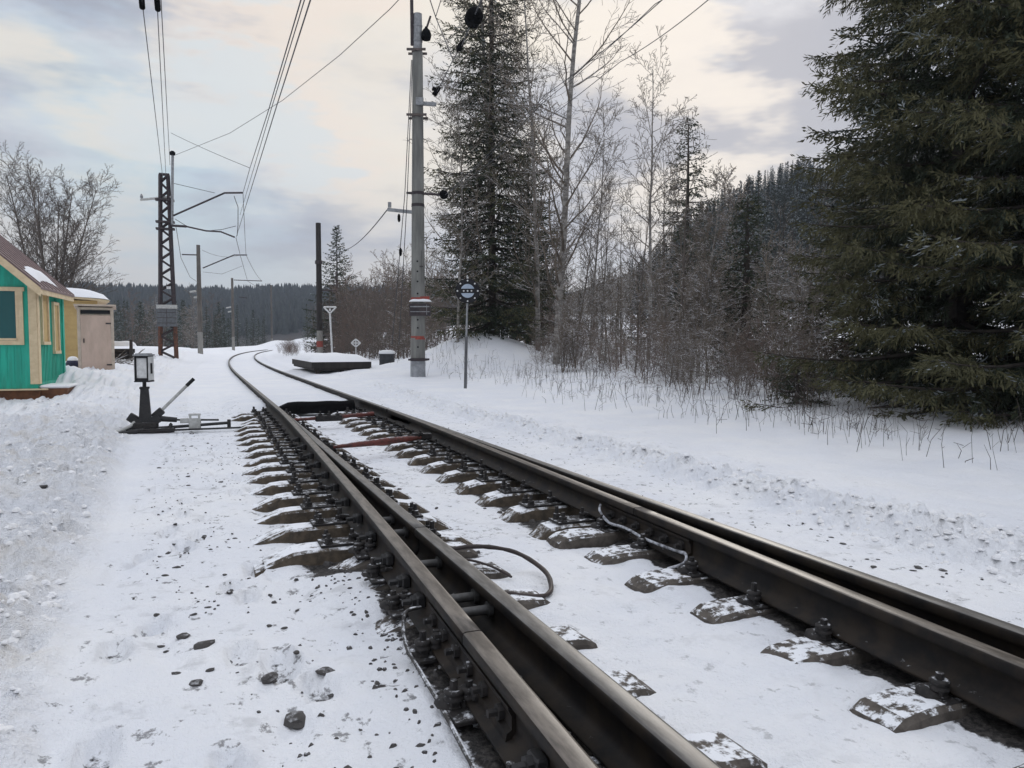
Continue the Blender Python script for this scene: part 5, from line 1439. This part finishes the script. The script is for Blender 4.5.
# ------------------------------------------------------------------ haze
HAZE = 0.00038
if HAZE:
    mb = MB(); mb.box((0, 0, 60), (2*930, 2*930, 180))
    m = D.materials.new('thin_winter_air'); m.use_nodes = True; t = m.node_tree; t.nodes.clear()
    o = t.nodes.new('ShaderNodeOutputMaterial'); v = t.nodes.new('ShaderNodeVolumePrincipled')
    v.inputs['Color'].default_value = (.66, .76, .95, 1); v.inputs['Density'].default_value = HAZE; v.inputs['Anisotropy'].default_value = .2
    t.links.new(v.outputs[0], o.inputs['Volume'])
    hz = mb.build('haze', m); hz['kind'] = 'stuff'; hz['label'] = 'thin cold haze filling the winter air'; hz['category'] = 'haze'

# ------------------------------------------------------------------ sky and light
SUN_AZ, SUN_EL = R(38), R(22)
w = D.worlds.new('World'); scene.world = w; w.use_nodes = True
class WT(NT):
    def __init__(s, t): s.t = t; s.b = None
t = WT(w.node_tree); t.t.nodes.clear()
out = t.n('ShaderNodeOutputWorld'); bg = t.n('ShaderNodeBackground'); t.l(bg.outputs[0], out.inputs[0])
sky = t.n('ShaderNodeTexSky', sky_type='NISHITA'); sky.sun_disc = False; sky.sun_elevation = SUN_EL; sky.sun_rotation = SUN_AZ
skyc = t.n('ShaderNodeVectorMath', operation='SCALE'); t.l(sky.outputs[0], skyc.inputs[0]); skyc.inputs['Scale'].default_value = .06
g = t.n('ShaderNodeTexCoord').outputs['Generated']
mp = t.n('ShaderNodeMapping'); mp.inputs['Scale'].default_value = (1, 1, 2.6); t.l(g, mp.inputs[0]); gv = mp.outputs[0]
nA = t.noise(2.6, 6, .58, gv); nB = t.noise(4.2, 5, .6, gv)
mp2 = t.n('ShaderNodeMapping'); mp2.inputs['Scale'].default_value = (1, 1, 3.4); mp2.inputs['Location'].default_value = (3.1, 1.7, .4); t.l(g, mp2.inputs[0])
nC = t.noise(2.6, 5, .6, mp2.outputs[0])
SK = 1.05
def sc(c): return tuple(q*SK for q in c)
cl = t.mix(t.rng(nA, .41, .585), sc((.40, .42, .485)), sc((.67, .68, .72)))
cl = t.mix(t.math('MULTIPLY', t.rng(nC, .50, .64), .6), cl, sc((.86, .80, .725)))
cl = t.mix(t.math('MULTIPLY', t.rng(nB, .52, .64), .40), cl, sc((.53, .66, .80)))
def glow(px, py, size, col, k):
    d = (at(px, py, 100)-Vector((0,0,CAM_H))).normalized()
    vm = t.n('ShaderNodeVectorMath', operation='DOT_PRODUCT'); nrm = t.n('ShaderNodeVectorMath', operation='NORMALIZE'); t.l(g, nrm.inputs[0])
    t.l(nrm.outputs[0], vm.inputs[0]); vm.inputs[1].default_value = d
    v = t.math('ADD', vm.outputs['Value'], t.math('MULTIPLY', t.math('SUBTRACT', nC, .5), .12))
    return t.math('MULTIPLY', t.rng(v, math.cos(size), 1.0), k)
for (px, py, s_, col, k) in ((655,92,.17,(.90,.82,.72),.5),(395,62,.24,(.96,.875,.74),.8),(110,192,.24,(.66,.82,.86),.75),(20,165,.18,(.90,.80,.68),.7),(230,92,.16,(.93,.81,.70),.75),(205,130,.12,(.66,.79,.86),.5),(705,105,.15,(.95,.87,.77),.65)):
    cl = t.mix(glow(px, py, s_, col, k), cl, sc(col))
# greyer toward the horizon on the left
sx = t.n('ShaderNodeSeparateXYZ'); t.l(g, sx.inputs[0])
cl = t.mix(t.math('MULTIPLY', t.rng(sx.outputs[2], .22, .03), .75), cl, sc((.50, .515, .57)))
mixsky = t.mix(.88, skyc.outputs[0], cl)
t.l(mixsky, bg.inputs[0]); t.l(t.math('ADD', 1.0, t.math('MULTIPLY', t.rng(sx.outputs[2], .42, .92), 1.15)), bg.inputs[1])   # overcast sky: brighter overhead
sun_d = D.lights.new('sun', 'SUN'); sun = D.objects.new('sun', sun_d); COL.objects.link(sun)
sun_d.energy = .75; sun_d.angle = R(14); sun_d.color = (1, .93, .84)
dv = Vector((math.sin(SUN_AZ)*math.cos(SUN_EL), math.cos(SUN_AZ)*math.cos(SUN_EL), math.sin(SUN_EL)))
sun.rotation_euler = (-dv).to_track_quat('-Z', 'Y').to_euler(); sun.location = (0, 0, 40)

vs = scene.view_settings; vs.view_transform = 'Standard'; vs.look = 'None'; vs.exposure = .09; vs.gamma = 1; vs.use_curve_mapping = False
scene.cycles.max_bounces = 6; scene.cycles.diffuse_bounces = 3; scene.cycles.volume_bounces = 0; scene.cycles.transparent_max_bounces = 4
scene.cycles.use_denoising = True
